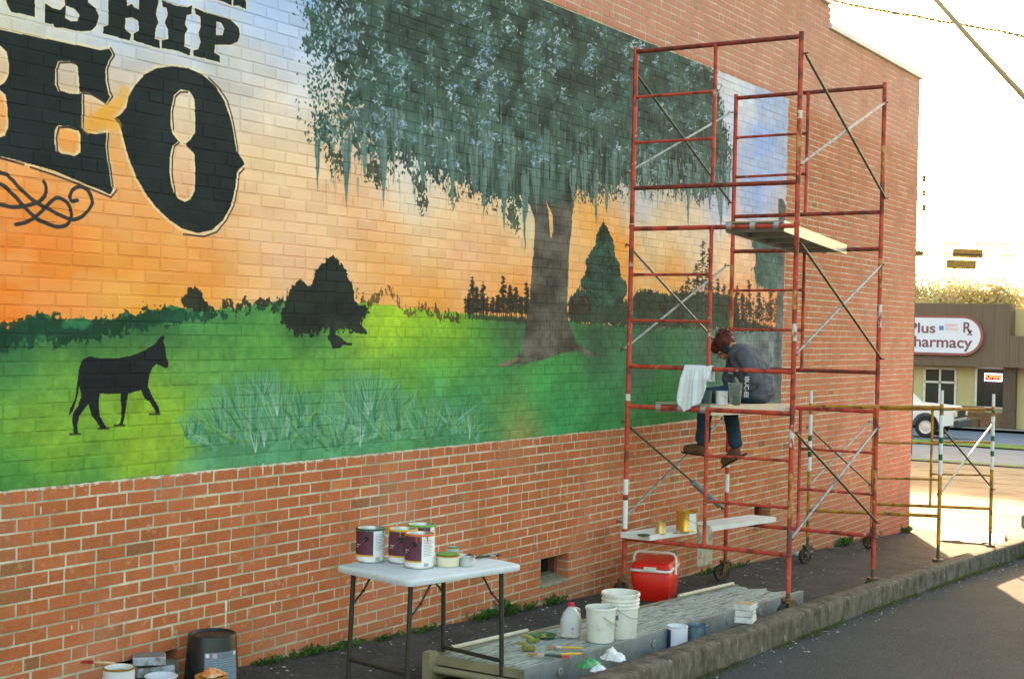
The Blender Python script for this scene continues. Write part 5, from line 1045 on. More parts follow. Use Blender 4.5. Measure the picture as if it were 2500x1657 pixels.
p = onp(1651, 10.9); t = thing('dark_can', p, 'small dark can between the grey tub and the white can', 'can'); mb = MB(); mb.lathe([(.026, 0), (.027, .002), (.027, .088), (.025, .09), (.0001, .09)], p, 22); mb.build('can_body', mat('dark_can', (40, 44, 42), .5, .2, 20), t, True)
p = onp(1667, 10.6); t = thing('white_can', p, 'white paint can standing on the plank beside the clear container', 'paint can'); mb = MB(); mb.lathe([(.046, 0), (.048, .002), (.047, .006), (.047, .104), (.049, .106), (.049, .109), (.045, .109), (.044, .02), (.0001, .02)], p, 28); mb.build('can_body', mat('white_can_paint', (226, 228, 232), .5, .04, 20), t, True)
mb = MB(); wire_bail(mb, p, .05, .085, .03, CAMA(p)-.2); mb.build('handle', M_WIRE, t, True)
p = onp(1698, 10.58); t = thing('clear_container', p, 'tall clear plastic container standing on the plank in front of the painter', 'container')
mb = MB(); mb.lathe([(.040, 0), (.043, .003), (.056, .172), (.060, .174), (.060, .178), (.055, .177), (.0415, .006), (.0001, .006)], p, 30); mb.build('container_body', mat('smoky_clear_plastic', (206, 220, 214), .2, .03, 12, trans=.92), t, True)
mb = MB(); mb.lathe([(.0001, .009), (.041, .009), (.046, .07), (.0001, .07)], p, 24); mb.build('paint_water', mat('murky_water', (128, 150, 142), .2, .1, 10, trans=.6), t, True)

# --- lower left group by the wall ---
def onfloor(x, y, h): q = Vector(ong(*VP(x, y), h)); q.z = gz(q.x)+.006; return q
p = Vector((5.80, -.19, gz(5.80)+.006)); q = ony(*VP(490, 1490), -.19); p.x = q[0]; p.z = gz(p.x)+.006
t = thing('black_bucket', p, 'upturned black plastic bucket with grey printed label against the wall', 'bucket')
mb = MB(); hb = .275; mb.lathe([(.150, 0), (.153, .006), (.148, .012), (.132, hb-.012), (.128, hb-.002), (.123, hb), (.118, hb-.003), (.112, hb-.012), (.05, hb-.014), (.045, hb-.010), (.0001, hb-.010)], p, 40); bb_ = mb.build('bucket_body', mat('black_bucket_plastic', (34, 36, 34), .38, .1, 8), t, True, auto=35)
a = CAMA(p); rr = lambda z: .1495-.0155*(z/hb)*1.07
def bl(nm, m, b0, b1, z0, z1, k=.0012): mbb = MB(); mbb.lathe([(rr(z0)+k, z0), (rr(z1)+k, z1)], p, 14, a+b0, a+b1, cap=False); return mbb.build(nm, m, bb_, True)
bl('label', mat('label_slate', (112, 126, 140), .6, .1, 30), -.28, 1.15, .03, .195)
for k in range(10): bl('print_line', mat('label_pale', (150, 164, 178), .6), -.22, .40+.1*(k % 3), .042+k*.0125, .0445+k*.0125, .002); bl('print_line', MATS['label_pale'], .5, 1.05, .042+k*.0125, .0445+k*.0125, .002)
bl('print_block', M_LABW, -.24, -.10, .168, .188, .002); bl('print_block', mat('label_pinkish', (206, 170, 186), .6), .02, .2, .165, .190, .002); bl('print_block', M_LABW, .95, 1.1, .170, .188, .002)
p1_ = onfloor(275, 1546, .178)
paint_can('paint_can', p1_, 'white paint can with gold paint inside and purple drips, lower left by the wall', (140, 104, 34), plum=False, body=mat('white_can_body', (216, 216, 214), .45, .05, 12, rgb2=(112, 84, 140), thr=.70, scale2=9), r=.08, drips=False)
d = Vector((p1_.x, p1_.y, p1_.z+.178)); brush('paint_brush', (d.x+.03, d.y+.06, d.z+.003), R(118), 'pale handled brush with red end resting across the gold paint can', .19, (206, 178, 130), (150, 60, 50), (176, 50, 50), w_=.016)
for k, (x, y, h, rot, lab, dims) in enumerate(((352, 1533, .13, -.45, 'lower grey paint pad box behind the gold paint can', (.20, .15, .05)), (345, 1512, .19, -.75, 'upper grey paint pad box stacked askew behind the gold can', (.17, .12, .045)))):
    q = Vector(ong(*VP(x, y), h)); M_ = XF((q.x, q.y, gz(q.x)+h-dims[2]), rot); t = thing('pad_box', (q.x, q.y, gz(q.x)+h-dims[2]), lab, 'box')
    mb = MB(M_); mb.box((0, 0, dims[2]/2), dims, 0, .004); mb.build('box_body', mat('grey_box', (170, 178, 186), .8, .15, 30, .3, 80, rgb2=(118, 112, 104), thr=.56, scale2=16), t); mb = MB(M_); mb.box((0, 0, dims[2]+.0006), (dims[0]*.94, dims[1]*.92, .0012)); mb.build('box_top', mat('taupe_card', (120, 112, 104), .9, .15, 20), t)
q = Vector(ong(*VP(352, 1545), .08)); t = thing('concrete_block', (q.x+.02, q.y+.02, gz(q.x)+.005), 'small grey wooden block under the paint pad boxes', 'block'); mb = MB(XF((q.x+.02, q.y+.02, gz(q.x)+.005), .2)); mb.box((0, 0, .037), (.17, .12, .074), 0, .004); mb.build('block_body', mat('old_block', (134, 140, 136), .9, .2, 20, .4), t)
p = onfloor(372, 1562, .10); t = thing('white_bowl', p, 'white plastic bowl rim low between the gold can and black bucket', 'bowl'); mb = MB(); mb.lathe([(.055, 0), (.06, .003), (.083, .094), (.087, .098), (.083, .101), (.055, .01), (.0001, .008)], p, 32); mb.build('bowl_body', mat('bowl_white', (220, 222, 226), .45, .04, 14), t, True)
mb = MB(); mb.lathe([(.0001, .05), (.066, .05)], p, 24); mb.build('paint_residue', mat('grey_residue', (170, 172, 170), .5), t)
p = onfloor(487, 1562, .16); paint_can('paint_can', p, 'ochre stained paint can with orange rag at the bottom edge by the black bucket', (170, 118, 30), plum=False, r=.08, h=.16, body=mat('ochre_can', (188, 146, 60), .5, .2, 14), drips=False)
crumple('paint_rag', (p.x+.01, p.y-.005, p.z+.160), .075, .055, .04, mat('orange_rag', (214, 120, 50), .9, .2, 30, rgb2=(206, 188, 150), thr=.52, scale2=14), 'orange and cream rag lying on the ochre stained paint can', 12)

# ------------------------------------------------------------------ the painter
def skin(name, pts, edges, rad, m, parent, root=0, sub=2, vox=0, fold=0.0):
    me = bpy.data.meshes.new(name); off = WL.get(parent.name, Vector())
    me.from_pydata([tuple(Vector(p)-off) for p in pts], edges, []); me.materials.append(m)
    o = bpy.data.objects.new(name, me); link(o, parent); WL[o.name] = off
    md = o.modifiers.new('skin', 'SKIN'); md.use_smooth_shade = True
    sv = me.skin_vertices[0].data
    for i, r_ in enumerate(rad):
        sv[i].radius = r_ if isinstance(r_, tuple) else (r_, r_); sv[i].use_root = (i == root)
    o.modifiers.new('sub', 'SUBSURF').levels = sub; o.modifiers['sub'].render_levels = sub
    if vox:
        rm = o.modifiers.new('rm', 'REMESH'); rm.mode = 'VOXEL'; rm.voxel_size = vox; rm.use_smooth_shade = True
        sm_ = o.modifiers.new('sm', 'SMOOTH'); sm_.factor = .5; sm_.iterations = 8
    dg = bpy.context.evaluated_depsgraph_get(); dg.update(); nm = bpy.data.meshes.new_from_object(o.evaluated_get(dg)); o.modifiers.clear(); o.data = nm
    if fold:
        for v_ in nm.vertices:
            q = v_.co*1.0; v_.co += v_.normal*(fold*(mnoise.noise(Vector((q.x*9, q.y*9, q.z*26)))+.6*mnoise.noise(Vector((q.x*30, q.y*22, q.z*14+5)))))
        nm.update()
    for p in nm.polygons: p.use_smooth = True
    return o
def blobby(name, pts, edges, rad, m, parent, vox=.010, fold=.010, it=6):
    mb = MB(); rr = [(r_[0] if isinstance(r_, tuple) else r_) for r_ in rad]
    for p, r_ in zip(pts, rr):
        mb.lathe([(max(r_*math.sin(a), 1e-4), -r_*math.cos(a)) for a in np.linspace(0, math.pi, 11)], p, 16, cap=False)
    for i, j in edges:
        p, q = Vector(pts[i]), Vector(pts[j])
        if (p-q).length > .004: mb.tube([p, q], [rr[i], rr[j]], 18)
    o = mb.build(name, m, parent, True, auto=False)
    rm = o.modifiers.new('rm', 'REMESH'); rm.mode = 'VOXEL'; rm.voxel_size = vox; sm_ = o.modifiers.new('sm', 'SMOOTH'); sm_.factor = .5; sm_.iterations = it
    dg = bpy.context.evaluated_depsgraph_get(); dg.update(); nm = bpy.data.meshes.new_from_object(o.evaluated_get(dg)); o.modifiers.clear(); o.data = nm
    ns_ = [v_.normal.copy() for v_ in nm.vertices]
    for v_, n_ in zip(nm.vertices, ns_):
        q = v_.co; v_.co = q+n_*fold*(mnoise.noise(Vector((q.x*9, q.y*9, q.z*24)))+.7*mnoise.noise(Vector((q.x*26, q.y*20, q.z*14+5))))
    nm.update()
    for p in nm.polygons: p.use_smooth = True
    return o
zp = lambda x, y: (1650+x/4.268, 790+y/4.268); z6 = lambda x, y: (1500+x/3.484, 750+y/3.484)
XC, XLf, XRt = 11.60, 11.45, 11.76
def J(q, x): return Vector(onx(*q, x))
pel = J(zp(845, 795), XC); pel.z = max(pel.z, 1.175); hipL = pel+Vector((-.085, .02, -.02)); hipR = pel+Vector((.085, .02, -.02))
waist = J(zp(836, 655), XC); chest = J(zp(756, 450), XC); shm = J(zp(690, 322), XC); neck = J(zp(632, 262), XC); head0 = J(zp(560, 280), XC); head1 = J(zp(500, 225), XC)
shL = J(zp(715, 340), XLf-.02); elL = J(zp(838, 590), XLf-.05); wrL = J(zp(690, 735), XLf-.02); hdL = J(zp(620, 730), XLf+.02)
shR = J(zp(640, 330), XRt+.02); elR = J(zp(545, 575), XRt+.03); wrR = J(zp(590, 660), XRt-.06); hdR = J(zp(520, 690), XRt-.10)
knL = J(z6(775, 850), XLf+.02); knR = J(z6(965, 850), XRt); knL.z = max(knL.z, 1.11); knR.z = max(knR.z, 1.09)
anL = J(z6(752, 1160), XLf+.02); anR = J(z6(1035, 1185), XRt); toL = J(z6(582, 1135), XLf+.02); toR = J(z6(885, 1270), XRt)
M_SKIN = mat('skin', (196, 132, 104), .5, .08, 20, .05, 60); M_SHIRT = mat('charcoal_shirt', (90, 91, 100), .9, .12, 14, .3, 60); M_JEAN = mat('blue_denim', (44, 66, 86), .9, .18, 16, .3, 120); M_BOOT = mat('brown_suede', (98, 70, 46), .85, .2, 20, .3, 60); M_HAIR = mat('auburn_hair', (92, 38, 20), .6, .3, 40, .4, 90)
pr = thing('person', (pel.x, pel.y, 1.09), 'painter in charcoal shirt, jeans and headphones sitting on the scaffold plank, head bowed', 'person')
P_ = [pel, waist, chest, shm, neck, head0, head1, shL, elL, wrL, shR, elR, wrR, hipL, knL, anL, hipR, knR, anR]
E_ = [(0, 1), (1, 2), (2, 3), (3, 4), (4, 5), (5, 6), (3, 7), (7, 8), (8, 9), (3, 10), (10, 11), (11, 12), (0, 13), (13, 14), (14, 15), (0, 16), (16, 17), (17, 18)]
R_ = [.055, .055, .06, .055, .045, .070, .080, .036, .032, .028, .036, .032, .028, .055, .045, .034, .055, .045, .034]
fd = (J(zp(455, 345), XC)-head0).normalized()                                  # face direction
n0 = len(P_); P_ += [head0+fd*.075+Vector((0, 0, -.02)), head0+fd*.085+Vector((0, 0, .018))]; E_ += [(5, n0), (5, n0+1)]; R_ += [.040, .022]
for wr, sgn, tgt in ((9, 1, hdL), (12, -1, hdR)):                                      # hands with five fingers
    w0 = P_[wr]; d = (tgt-w0).normalized(); side = d.cross(Vector((0, 0, 1))).normalized()*sgn; palm = w0+d*.055; i0 = len(P_); P_.append(palm); E_.append((wr, i0)); R_.append((.032, .018))
    for k, (s_, l) in enumerate(((-.026, .060), (-.009, .072), (.009, .068), (.026, .052))):
        b_ = palm+d*.03+side*s_; i1 = len(P_); P_ += [b_, b_+d*l*.55+Vector((0, 0, -.012)), b_+d*l*.85+Vector((0, 0, -.034))]; E_ += [(i0, i1), (i1, i1+1), (i1+1, i1+2)]; R_ += [.009, .008, .007]
    b_ = w0+d*.035-side*.034; i1 = len(P_); P_ += [b_, b_+d*.035-side*.012+Vector((0, 0, -.01))]; E_ += [(i0, i1), (i1, i1+1)]; R_ += [.011, .008]
skin('body', P_, E_, R_, M_SKIN, pr)
low = waist.lerp(pel, .80)+Vector((0, -.01, 0)); m1 = waist.lerp(chest, .35)+Vector((0, -.025, .005)); m2 = waist.lerp(chest, .7)+Vector((0, -.025, .01)); c2 = chest.lerp(shm, .5)+Vector((0, -.012, .012))
dx = Vector((.055, 0, 0)); tl = [low, waist+Vector((0, -.01, 0)), m1, m2, chest+Vector((0, -.008, .006)), c2, shm]
tr = [.125, .122, .122, .124, .122, .112, .098]; SP, SE, SR = [], [], []
for s_ in (-1, 0, 1):
    for k, p in enumerate(tl):
        SP.append(p+dx*s_*(1.15 if k > 2 else 1)); SR.append(tr[k])
        if k: SE.append((len(SP)-2, len(SP)-1))
def chain(ps, rs, at=None):
    for k, p in enumerate(ps):
        SP.append(p); SR.append(rs[k])
        if k: SE.append((len(SP)-2, len(SP)-1))
chain([shm, neck.lerp(shm, .3)], [.085, .066]); chain([shm, shL, shL.lerp(elL, .4), shL.lerp(elL, .75), elL, elL.lerp(wrL, .4), wrL.lerp(elL, .05)], [.09, .078, .068, .063, .060, .054, .045]); chain([shm, shR, shR.lerp(elR, .5), elR, elR.lerp(wrR, .5), wrR.lerp(elR, .05)], [.09, .078, .066, .060, .052, .045])
blobby('shirt', SP, SE, SR, M_SHIRT, pr)
SP, SE, SR = [], [], []
for s_ in (-1, 0, 1): chain([pel+dx*s_, pel+dx*s_+Vector((0, -.01, .045))], [.118, .112])
for h_, kn, an in ((hipL, knL, anL), (hipR, knR, anR)): chain([h_, h_.lerp(kn, .5), kn, kn.lerp(an, .35), kn.lerp(an, .7), kn.lerp(an, .90)], [.098, .088, .074, .066, .062, .066])
blobby('jeans', SP, SE, SR, M_JEAN, pr, fold=.008)
for an, to, kn in ((anL, toL, knL), (anR, toR, knR)):
    d = to-an; d.normalize(); sh = (an-kn).normalized(); hl = an+sh*.055-d*.03
    up = -(sh-d*sh.dot(d)).normalized(); sd_ = d.cross(up); c = an+sh*.05
    bt = skin('boot', [an-sh*.02, c, c-d*.035-up*.012, c+d*.05-up*.012, c+d*.12-up*.016, c+d*.185-up*.020], [(0, 1), (1, 2), (1, 3), (3, 4), (4, 5)], [.055, .055, .05, .052, .050, .040], M_BOOT, pr)
    out = [(-.08, .0), (-.065, .030), (.0, .034), (.09, .042), (.165, .036), (.205, 0), (.165, -.036), (.09, -.042), (.0, -.034), (-.065, -.030)]
    mb = MB(); mb.prism([c+d*a+sd_*b_-up*.044 for a, b_ in out], None, -up*.012); mb.build('sole', mat('dark_sole', (44, 36, 30), .8), bt)
# head: hair, headphones, glasses
hc = J(zp(500, 215), XC); up = Vector((0, .25, 1)).normalized()
mb = MB(); rh = random.Random(4)
def blob(c, r_, seed, sx=1, sz=1):
    vs = []; fs = []; n, m_ = 22, 14
    for i in range(m_+1):
        for k in range(n):
            a, b_ = 2*math.pi*k/n, math.pi*i/m_; v_ = Vector((math.sin(b_)*math.cos(a), math.sin(b_)*math.sin(a), math.cos(b_)))
            q = 1+.22*mnoise.noise(v_*2.3+Vector((seed, 0, 0)))+.14*mnoise.noise(v_*6+Vector((0, seed, 0))); vs.append(c+Vector((v_.x*sx, v_.y, v_.z*sz))*r_*q)
    for i in range(m_):
        for k in range(n): fs.append((i*n+k, (i+1)*n+k, (i+1)*n+(k+1) % n, i*n+(k+1) % n))
    mb.add(vs, fs)
blob(hc+Vector((0, .0, .012)), .094, 1); blob(J(zp(505, 140), XC), .070, 5, 1, .9); blob(J(zp(430, 245), XC), .060, 8)
o = mb.build('hair', M_HAIR, pr, True, auto=False)
mb = MB()
for k in range(150):
    d = Vector((rh.gauss(0, 1), rh.gauss(0, 1), rh.gauss(.4, 1))).normalized(); b_ = (hc if k % 2 else J(zp(505, 140), XC)); r0 = .088 if k % 2 else .064
    p0 = b_+d*r0; t_ = Vector((rh.gauss(0, 1), rh.gauss(0, 1), rh.gauss(0, 1))).normalized(); mb.tube([p0-d*.006, p0+d*.006+t_*.012, p0+d*.002+t_*.030, p0-d*.006+t_*.04], [.005, .005, .004, .001], 4)
c_ = mb.build('hair_curls', M_HAIR, o); c_['kind'] = 'stuff'
M_HP = mat('headphone_black', (34, 40, 42), .45, .1, 20)
for sx in (-1, 1):
    e = J(zp(562, 268), XC)+Vector((sx*.088, 0, 0)); mb = MB(Matrix.Translation(e) @ Matrix.Rotation(R(90), 4, 'Y')); mb.lathe([(.0001, -.014), (.030, -.014), (.037, -.008), (.038, .006), (.030, .014), (.0001, .014)], (0, 0, 0), 22); hp_ = mb.build('headphone', M_HP, pr, True)
    if sx < 0: first = hp_
e0 = J(zp(562, 268), XC); u_ = (J(zp(470, 120), XC)-e0).normalized(); mb = MB(); mb.tube([e0+Vector((math.cos(a)*.094, 0, 0))+u_*math.sin(a)*.125 for a in np.linspace(0, math.pi, 20)], .008, 8); mb.build('headband', M_HP, first, True)
gl = J(zp(462, 340), XC); sdv = Vector((1, 0, 0)); mb = MB()
for sx in (-1, 1):
    c = gl+Vector((sx*.032, 0, 0)); u2 = Vector((0, -.35, .94)); mb.tube([c+sdv*math.cos(a)*.024+u2*math.sin(a)*.017 for a in np.linspace(0, 2*math.pi, 17)], .0032, 6, False); mb.tube([c+sdv*sx*.024, gl+Vector((sx*.078, 0, 0))+(e0-gl)*.55], .003, 6)
mb.build('glasses', M_BLK, pr)
def facing(o_, xdir):                        # matrix whose z faces the camera, x along xdir
    o_ = Vector(o_); z_ = (Vector(CAM)-o_).normalized(); x_ = (Vector(xdir)-z_*Vector(xdir).dot(z_)).normalized(); y_ = z_.cross(x_)
    return Matrix(((x_.x, y_.x, z_.x, o_.x), (x_.y, y_.y, z_.y, o_.y), (x_.z, y_.z, z_.z, o_.z), (0, 0, 0, 1)))
M_PRINT = mat('shirt_print_white', (214, 214, 212), .8)
SH = [c for c in pr.children if c.name.startswith('shirt')][0]
a = J(zp(722, 545), 11.335); b_ = J(zp(712, 745), 11.335); text_mesh('IBUC-EE', .052, facing(a, b_-a), M_PRINT, 'sleeve_print', SH, .0008, .001)
a = J(zp(545, 515), 11.655); b_ = J(zp(610, 530), 11.655); text_mesh('EES', .030, facing(a, b_-a), M_PRINT, 'cuff_print', SH, .0008, .001)

# ------------------------------------------------------------------ beyond the corner
def ongf(px, py, lift=0.0):
    d = ray(px, py); t = 5.0
    for _ in range(60):
        P = CAM+t*d; t *= (CAM[2]-gz(P[0])-lift)/max(CAM[2]-P[2], 1e-3)
    return Vector(CAM+t*d)
XP = 63.7; gp0 = gz(XP)+.12
M_FASC = mat('brown_metal_siding', (112, 94, 74), .7, .06, .3); M_PWALL = mat('pale_stucco', (196, 184, 132), .9, .08, .6); M_GLS = mat('dark_glass', (44, 48, 42), .15, .2, .5); M_FRM = mat('white_frame', (214, 212, 200), .6); M_DK = mat('brown_post', (92, 76, 62), .8)
def pq(px, py): return onx(px, py, XP)
ph = thing('pharmacy', (XP, pq(2400, 900)[1], gp0), 'low pharmacy building with brown metal fascia across the road', 'building')
y_r = pq(2560, 900)[1]-14; y_l = pq(2180, 900)[1]+10; y_step = onx(2465, 800, XP-.9)[1]
zf0 = onx(2400, 895, XP-.9)[2]; zf1 = onx(2350, 741, XP-.9)[2]; zf2 = onx(2480, 820, XP-.9)[2]
mb = MB(); mb.box((XP+6, (y_r+y_l)/2, (gp0+zf1-.2)/2), (11.6, y_l-y_r, zf1-.2-gp0)); mb.build('wall', M_PWALL, ph)
mb = MB(); mb.box((XP-.4, (y_step+y_l)/2, (zf0+zf1)/2), (1.0, y_l-y_step, zf1-zf0)); fa = mb.build('fascia', M_FASC, ph)
mb = MB(); mb.box((XP-.4, (y_r+y_step)/2-.01, (zf0+zf2)/2), (.98, y_step-y_r, zf2-zf0)); mb.build('fascia', M_FASC, ph)
for k in range(46):
    y = y_l-(k+.5)*(y_l-y_r)/60; z1 = zf1 if y > y_step else zf2
    mb = MB(); mb.box((XP-.905, y, (zf0+z1)/2), (.03, .09, z1-zf0-.04)); mb.build('siding_rib', M_FASC, fa)
mb = MB(); mb.box((XP+3, y_step-6, zf2+.9), (4, 11.5, 1.9)); mb.build('rear_roof', mat('pale_roof', (196, 206, 214), .5), ph)
def opening(nm, px0, px1, py0, py1, m=M_GLS, fr=.09, mull=0, transom=None):
    a, b_ = pq(px0, py0), pq(px1, py1); y0, y1, z1, z0 = a[1], b_[1], a[2], b_[2]
    mb = MB(); mb.box((XP+.185, (y0+y1)/2, (z0+z1)/2), (.03, abs(y0-y1), z1-z0)); o = mb.build(nm, m, ph)
    bars = [((y0+y1)/2, z1, abs(y0-y1)+fr, fr), ((y0+y1)/2, z0, abs(y0-y1)+fr, fr), (y0, (z0+z1)/2, fr, z1-z0), (y1, (z0+z1)/2, fr, z1-z0)]
    if mull: bars += [(y0+(y1-y0)*(k+1)/(mull+1), (z0+z1)/2, fr, z1-z0) for k in range(mull)]
    if transom: bars += [((y0+y1)/2, z0+(z1-z0)*transom, abs(y0-y1), fr)]
    for (y, z, sy, sz) in bars: mb = MB(); mb.box((XP+.15, y, z), (.08, sy, sz)); mb.build('frame', M_FRM, o)
    return o
opening('door', 2256, 2328, 898, 1040, mull=1, transom=.76); win = opening('window', 2382, 2452, 897, 997); opening('window', 2178, 2222, 900, 1000)
mb = MB(); yb_ = pq(2470, 950)[1]; mb.box((XP-.3, yb_, (gp0+zf0)/2), (.4, .5, zf0-gp0)); mb.build('porch_post', M_DK, ph)
mb = MB(); a, b_ = pq(2335, 1003), pq(2470, 1040); mb.box((XP+.1, (a[1]+b_[1])/2, (gp0+a[2])/2), (.3, abs(a[1]-b_[1]), a[2]-gp0)); mb.build('base_panel', mat('brick_base', (138, 104, 76), .9, .15, 2), ph)
# sign board
ps_ = lambda px, py: onx(px, py, XP-1.15)
sz1, sz0 = ps_(2350, 771)[2], ps_(2350, 868)[2]; r_ = (sz1-sz0)/2; yc = ps_(2400, 820)[1]+r_; zc = (sz0+sz1)/2; yl2 = yc+7.5
sg = thing('pharmacy_sign', (XP-1.0, yc, sz0), 'white pill shaped pharmacy sign with red border on the brown fascia', 'sign')
def pill(rr, x0, x1, nm, m, par):
    pts = [(x0, yc-rr*math.cos(a), zc+rr*math.sin(a)) for a in np.linspace(R(90), R(-90), 20)]+[(x0, yl2+rr*math.cos(a), zc-rr*math.sin(a)) for a in np.linspace(R(90), R(-90), 20)]
    mb = MB(); mb.prism(pts, None, (x1-x0, 0, 0)); return mb.build(nm, m, par)
pill(r_, XP-1.14, XP-.92, 'sign_border', mat('sign_maroon', (150, 86, 80), .5), sg); fc = pill(r_*.88, XP-1.16, XP-1.141, 'sign_face', mat('sign_white', (222, 222, 228), .4, .02), sg)
TM = lambda px, py: Matrix(((0, 0, -1, XP-1.165), (-1, 0, 0, ps_(px, py)[1]), (0, 1, 0, ps_(px, py)[2]), (0, 0, 0, 1)))
M_MAR = mat('sign_letters', (128, 84, 88), .6)
def ftxt(t_, px0, px1, py, hpx, nm):
    y0, y1 = ps_(px0, py)[1], ps_(px1, py)[1]; sz = hpx/FPX*62.6*1.45
    o = text_mesh(t_, sz, Matrix.Identity(4), M_MAR, nm, None, .004, .012); w_ = max(v.co.x for v in o.data.vertices); o.data.transform(TM(px0, py) @ Matrix.Diagonal(((y0-y1)/w_, 1, 1, 1)))
    o.data.transform(Matrix.Translation(-WL[sg.name])); o.parent = fc; WL[o.name] = WL[sg.name]; return o
ftxt('Plus', 2218, 2284, 811, 24, 'sign_text'); ftxt('Pharmacy', 2209, 2374, 845, 26, 'sign_text'); ftxt('R', 2350, 2372, 811, 24, 'sign_text'); ftxt('x', 2362, 2375, 818, 18, 'sign_text')
for px0, px1, py0, py1, c_ in ((2293, 2304, 795, 806, (90, 130, 190)), (2307, 2338, 790, 797, (226, 186, 190)), (2307, 2340, 800, 806, (230, 190, 186))):
    a, b_ = ps_(px0, py0), ps_(px1, py1); mb = MB(); mb.box((XP-1.164, (a[1]+b_[1])/2, (a[2]+b_[2])/2), (.006, abs(a[1]-b_[1]), a[2]-b_[2])); mb.build('sign_logo', mat('logo_%d' % c_[0], c_, .5), fc)
ns = thing('open_sign', (XP+.1, pq(2424, 930)[1], pq(2424, 930)[2]), 'glowing red neon OPEN sign in the pharmacy window', 'sign')
a, b_ = pq(2404, 912), pq(2445, 930)
mb = MB(); mb.box((XP+.07, (a[1]+b_[1])/2, (a[2]+b_[2])/2), (.04, abs(a[1]-b_[1]), a[2]-b_[2])); mb.build('sign_panel', mat('neon_back', (40, 20, 16), .6), ns)
mb = MB(); yy0, yy1, z0_, z1_ = b_[1], a[1], b_[2], a[2]; mb.tube([(XP+.03, yy0, z0_), (XP+.03, yy1, z0_), (XP+.03, yy1, z1_), (XP+.03, yy0, z1_), (XP+.03, yy0, z0_)], .03, 6); mb.build('neon_border', mat('neon_violet', (220, 190, 240), .5, emit=.6), ns)
o = text_mesh('OPEN', .26, Matrix.Identity(4), mat('neon_red', (255, 84, 40), .5, emit=.7), 'neon_letters', None, .01, .008); w_ = max(v.co.x for v in o.data.vertices); k = (yy1-yy0)*.84/w_
o.data.transform(Matrix(((0, 0, -1, XP+.04), (-1, 0, 0, yy1-(yy1-yy0)*.08), (0, 1, 0, z0_+.09), (0, 0, 0, 1))) @ Matrix.Diagonal((k, 1, 1, 1))); o.data.transform(Matrix.Translation(-WL[ns.name])); o.parent = ns
# white pickup in the parking lot
def wheel(par, c, r_, w_, hubc, ax='x'):
    M_ = Matrix.Translation(Vector(c)) @ (Matrix.Rotation(R(90), 4, 'Y') if ax == 'x' else Matrix.Rotation(R(90), 4, 'X'))
    mb = MB(M_); mb.lathe([(r_*.62, -w_/2), (r_*.95, -w_/2), (r_, -w_*.35), (r_, w_*.35), (r_*.95, w_/2), (r_*.62, w_/2), (r_*.62, -w_/2)], (0, 0, 0), 28, cap=False); o = mb.build('wheel', mat('tyre_rubber', (40, 40, 40), .85, .1, 10), par, True)
    mb = MB(M_); mb.lathe([(.0001, -w_*.42), (r_*.3, -w_*.44), (r_*.5, -w_*.36), (r_*.62, -w_*.42), (r_*.62, w_*.42), (r_*.5, w_*.36), (r_*.3, w_*.44), (.0001, w_*.42)], (0, 0, 0), 24); mb.build('rim', mat('hub_%d' % hubc[0], hubc, .4, .1, 5, metal=.4), o, True)
wc = ongf(2259, 1068, .01); gx = gz(wc.x)
pk = thing('pickup_truck', (wc.x+.9, wc.y+1.6, gx), 'white pickup truck with dark bumper parked before the pharmacy', 'truck'); M_PW = mat('truck_white', (222, 220, 212), .3, .03, 2, coat=.3)
def TP(l, z): return (wc.x-.02, wc.y-l, gx+z)      # l: metres ahead of the front axle (front is -y)
ar = lambda c, r_: [(c+r_*math.cos(a), .42+r_*math.sin(a)) for a in np.linspace(math.pi, 0, 12)]
low_ = [(-4.4, .5), (-4.4, 1.08), (-1.0, 1.12), (-.6, 1.22), (.75, 1.15), (.98, 1.0), (1.0, .52)]; und = ar(0, .50)[::-1]; und2 = ar(-3.3, .50)[::-1]
mb = MB(); mb.prism([TP(l, z) for l, z in low_+und+[(-2.7, .42)]+und2], None, (1.85, 0, 0)); mb.build('body', M_PW, pk)
mb = MB(); mb.prism([(wc.x+.1, wc.y-l, gx+z) for l, z in [(-2.9, 1.1), (-2.75, 1.82), (-1.3, 1.86), (-.6, 1.2)]], None, (1.6, 0, 0)); cb_ = mb.build('cab', M_PW, pk)
mb = MB(); mb.prism([(wc.x+.085, wc.y-l, gx+z) for l, z in [(-2.6, 1.2), (-2.5, 1.72), (-1.45, 1.74), (-.95, 1.22)]], None, (.02, 0, 0)); mb.build('side_window', M_GLS, cb_)
mb = MB(); mb.box((wc.x+.9, wc.y-1.10, gx+.55), (1.9, .16, .26), 0, .03); mb.build('bumper', mat('bumper_dark', (60, 60, 58), .5), pk)
mb = MB(); mb.box((wc.x+.9, wc.y-1.02, gx+.88), (1.5, .04, .26)); mb.build('grille', M_BLK, pk)
for sx in (.18, 1.6): mb = MB(); mb.box((wc.x+sx, wc.y-1.02, gx+.90), (.26, .06, .2), 0, .02); mb.build('headlight', mat('headlight_lens', (230, 214, 170), .2), pk)
for l in (0, -3.3):
    for sx in (.10, 1.72): wheel(pk, (wc.x+sx, wc.y-l, gx+.40), .395, .25, (200, 198, 190))
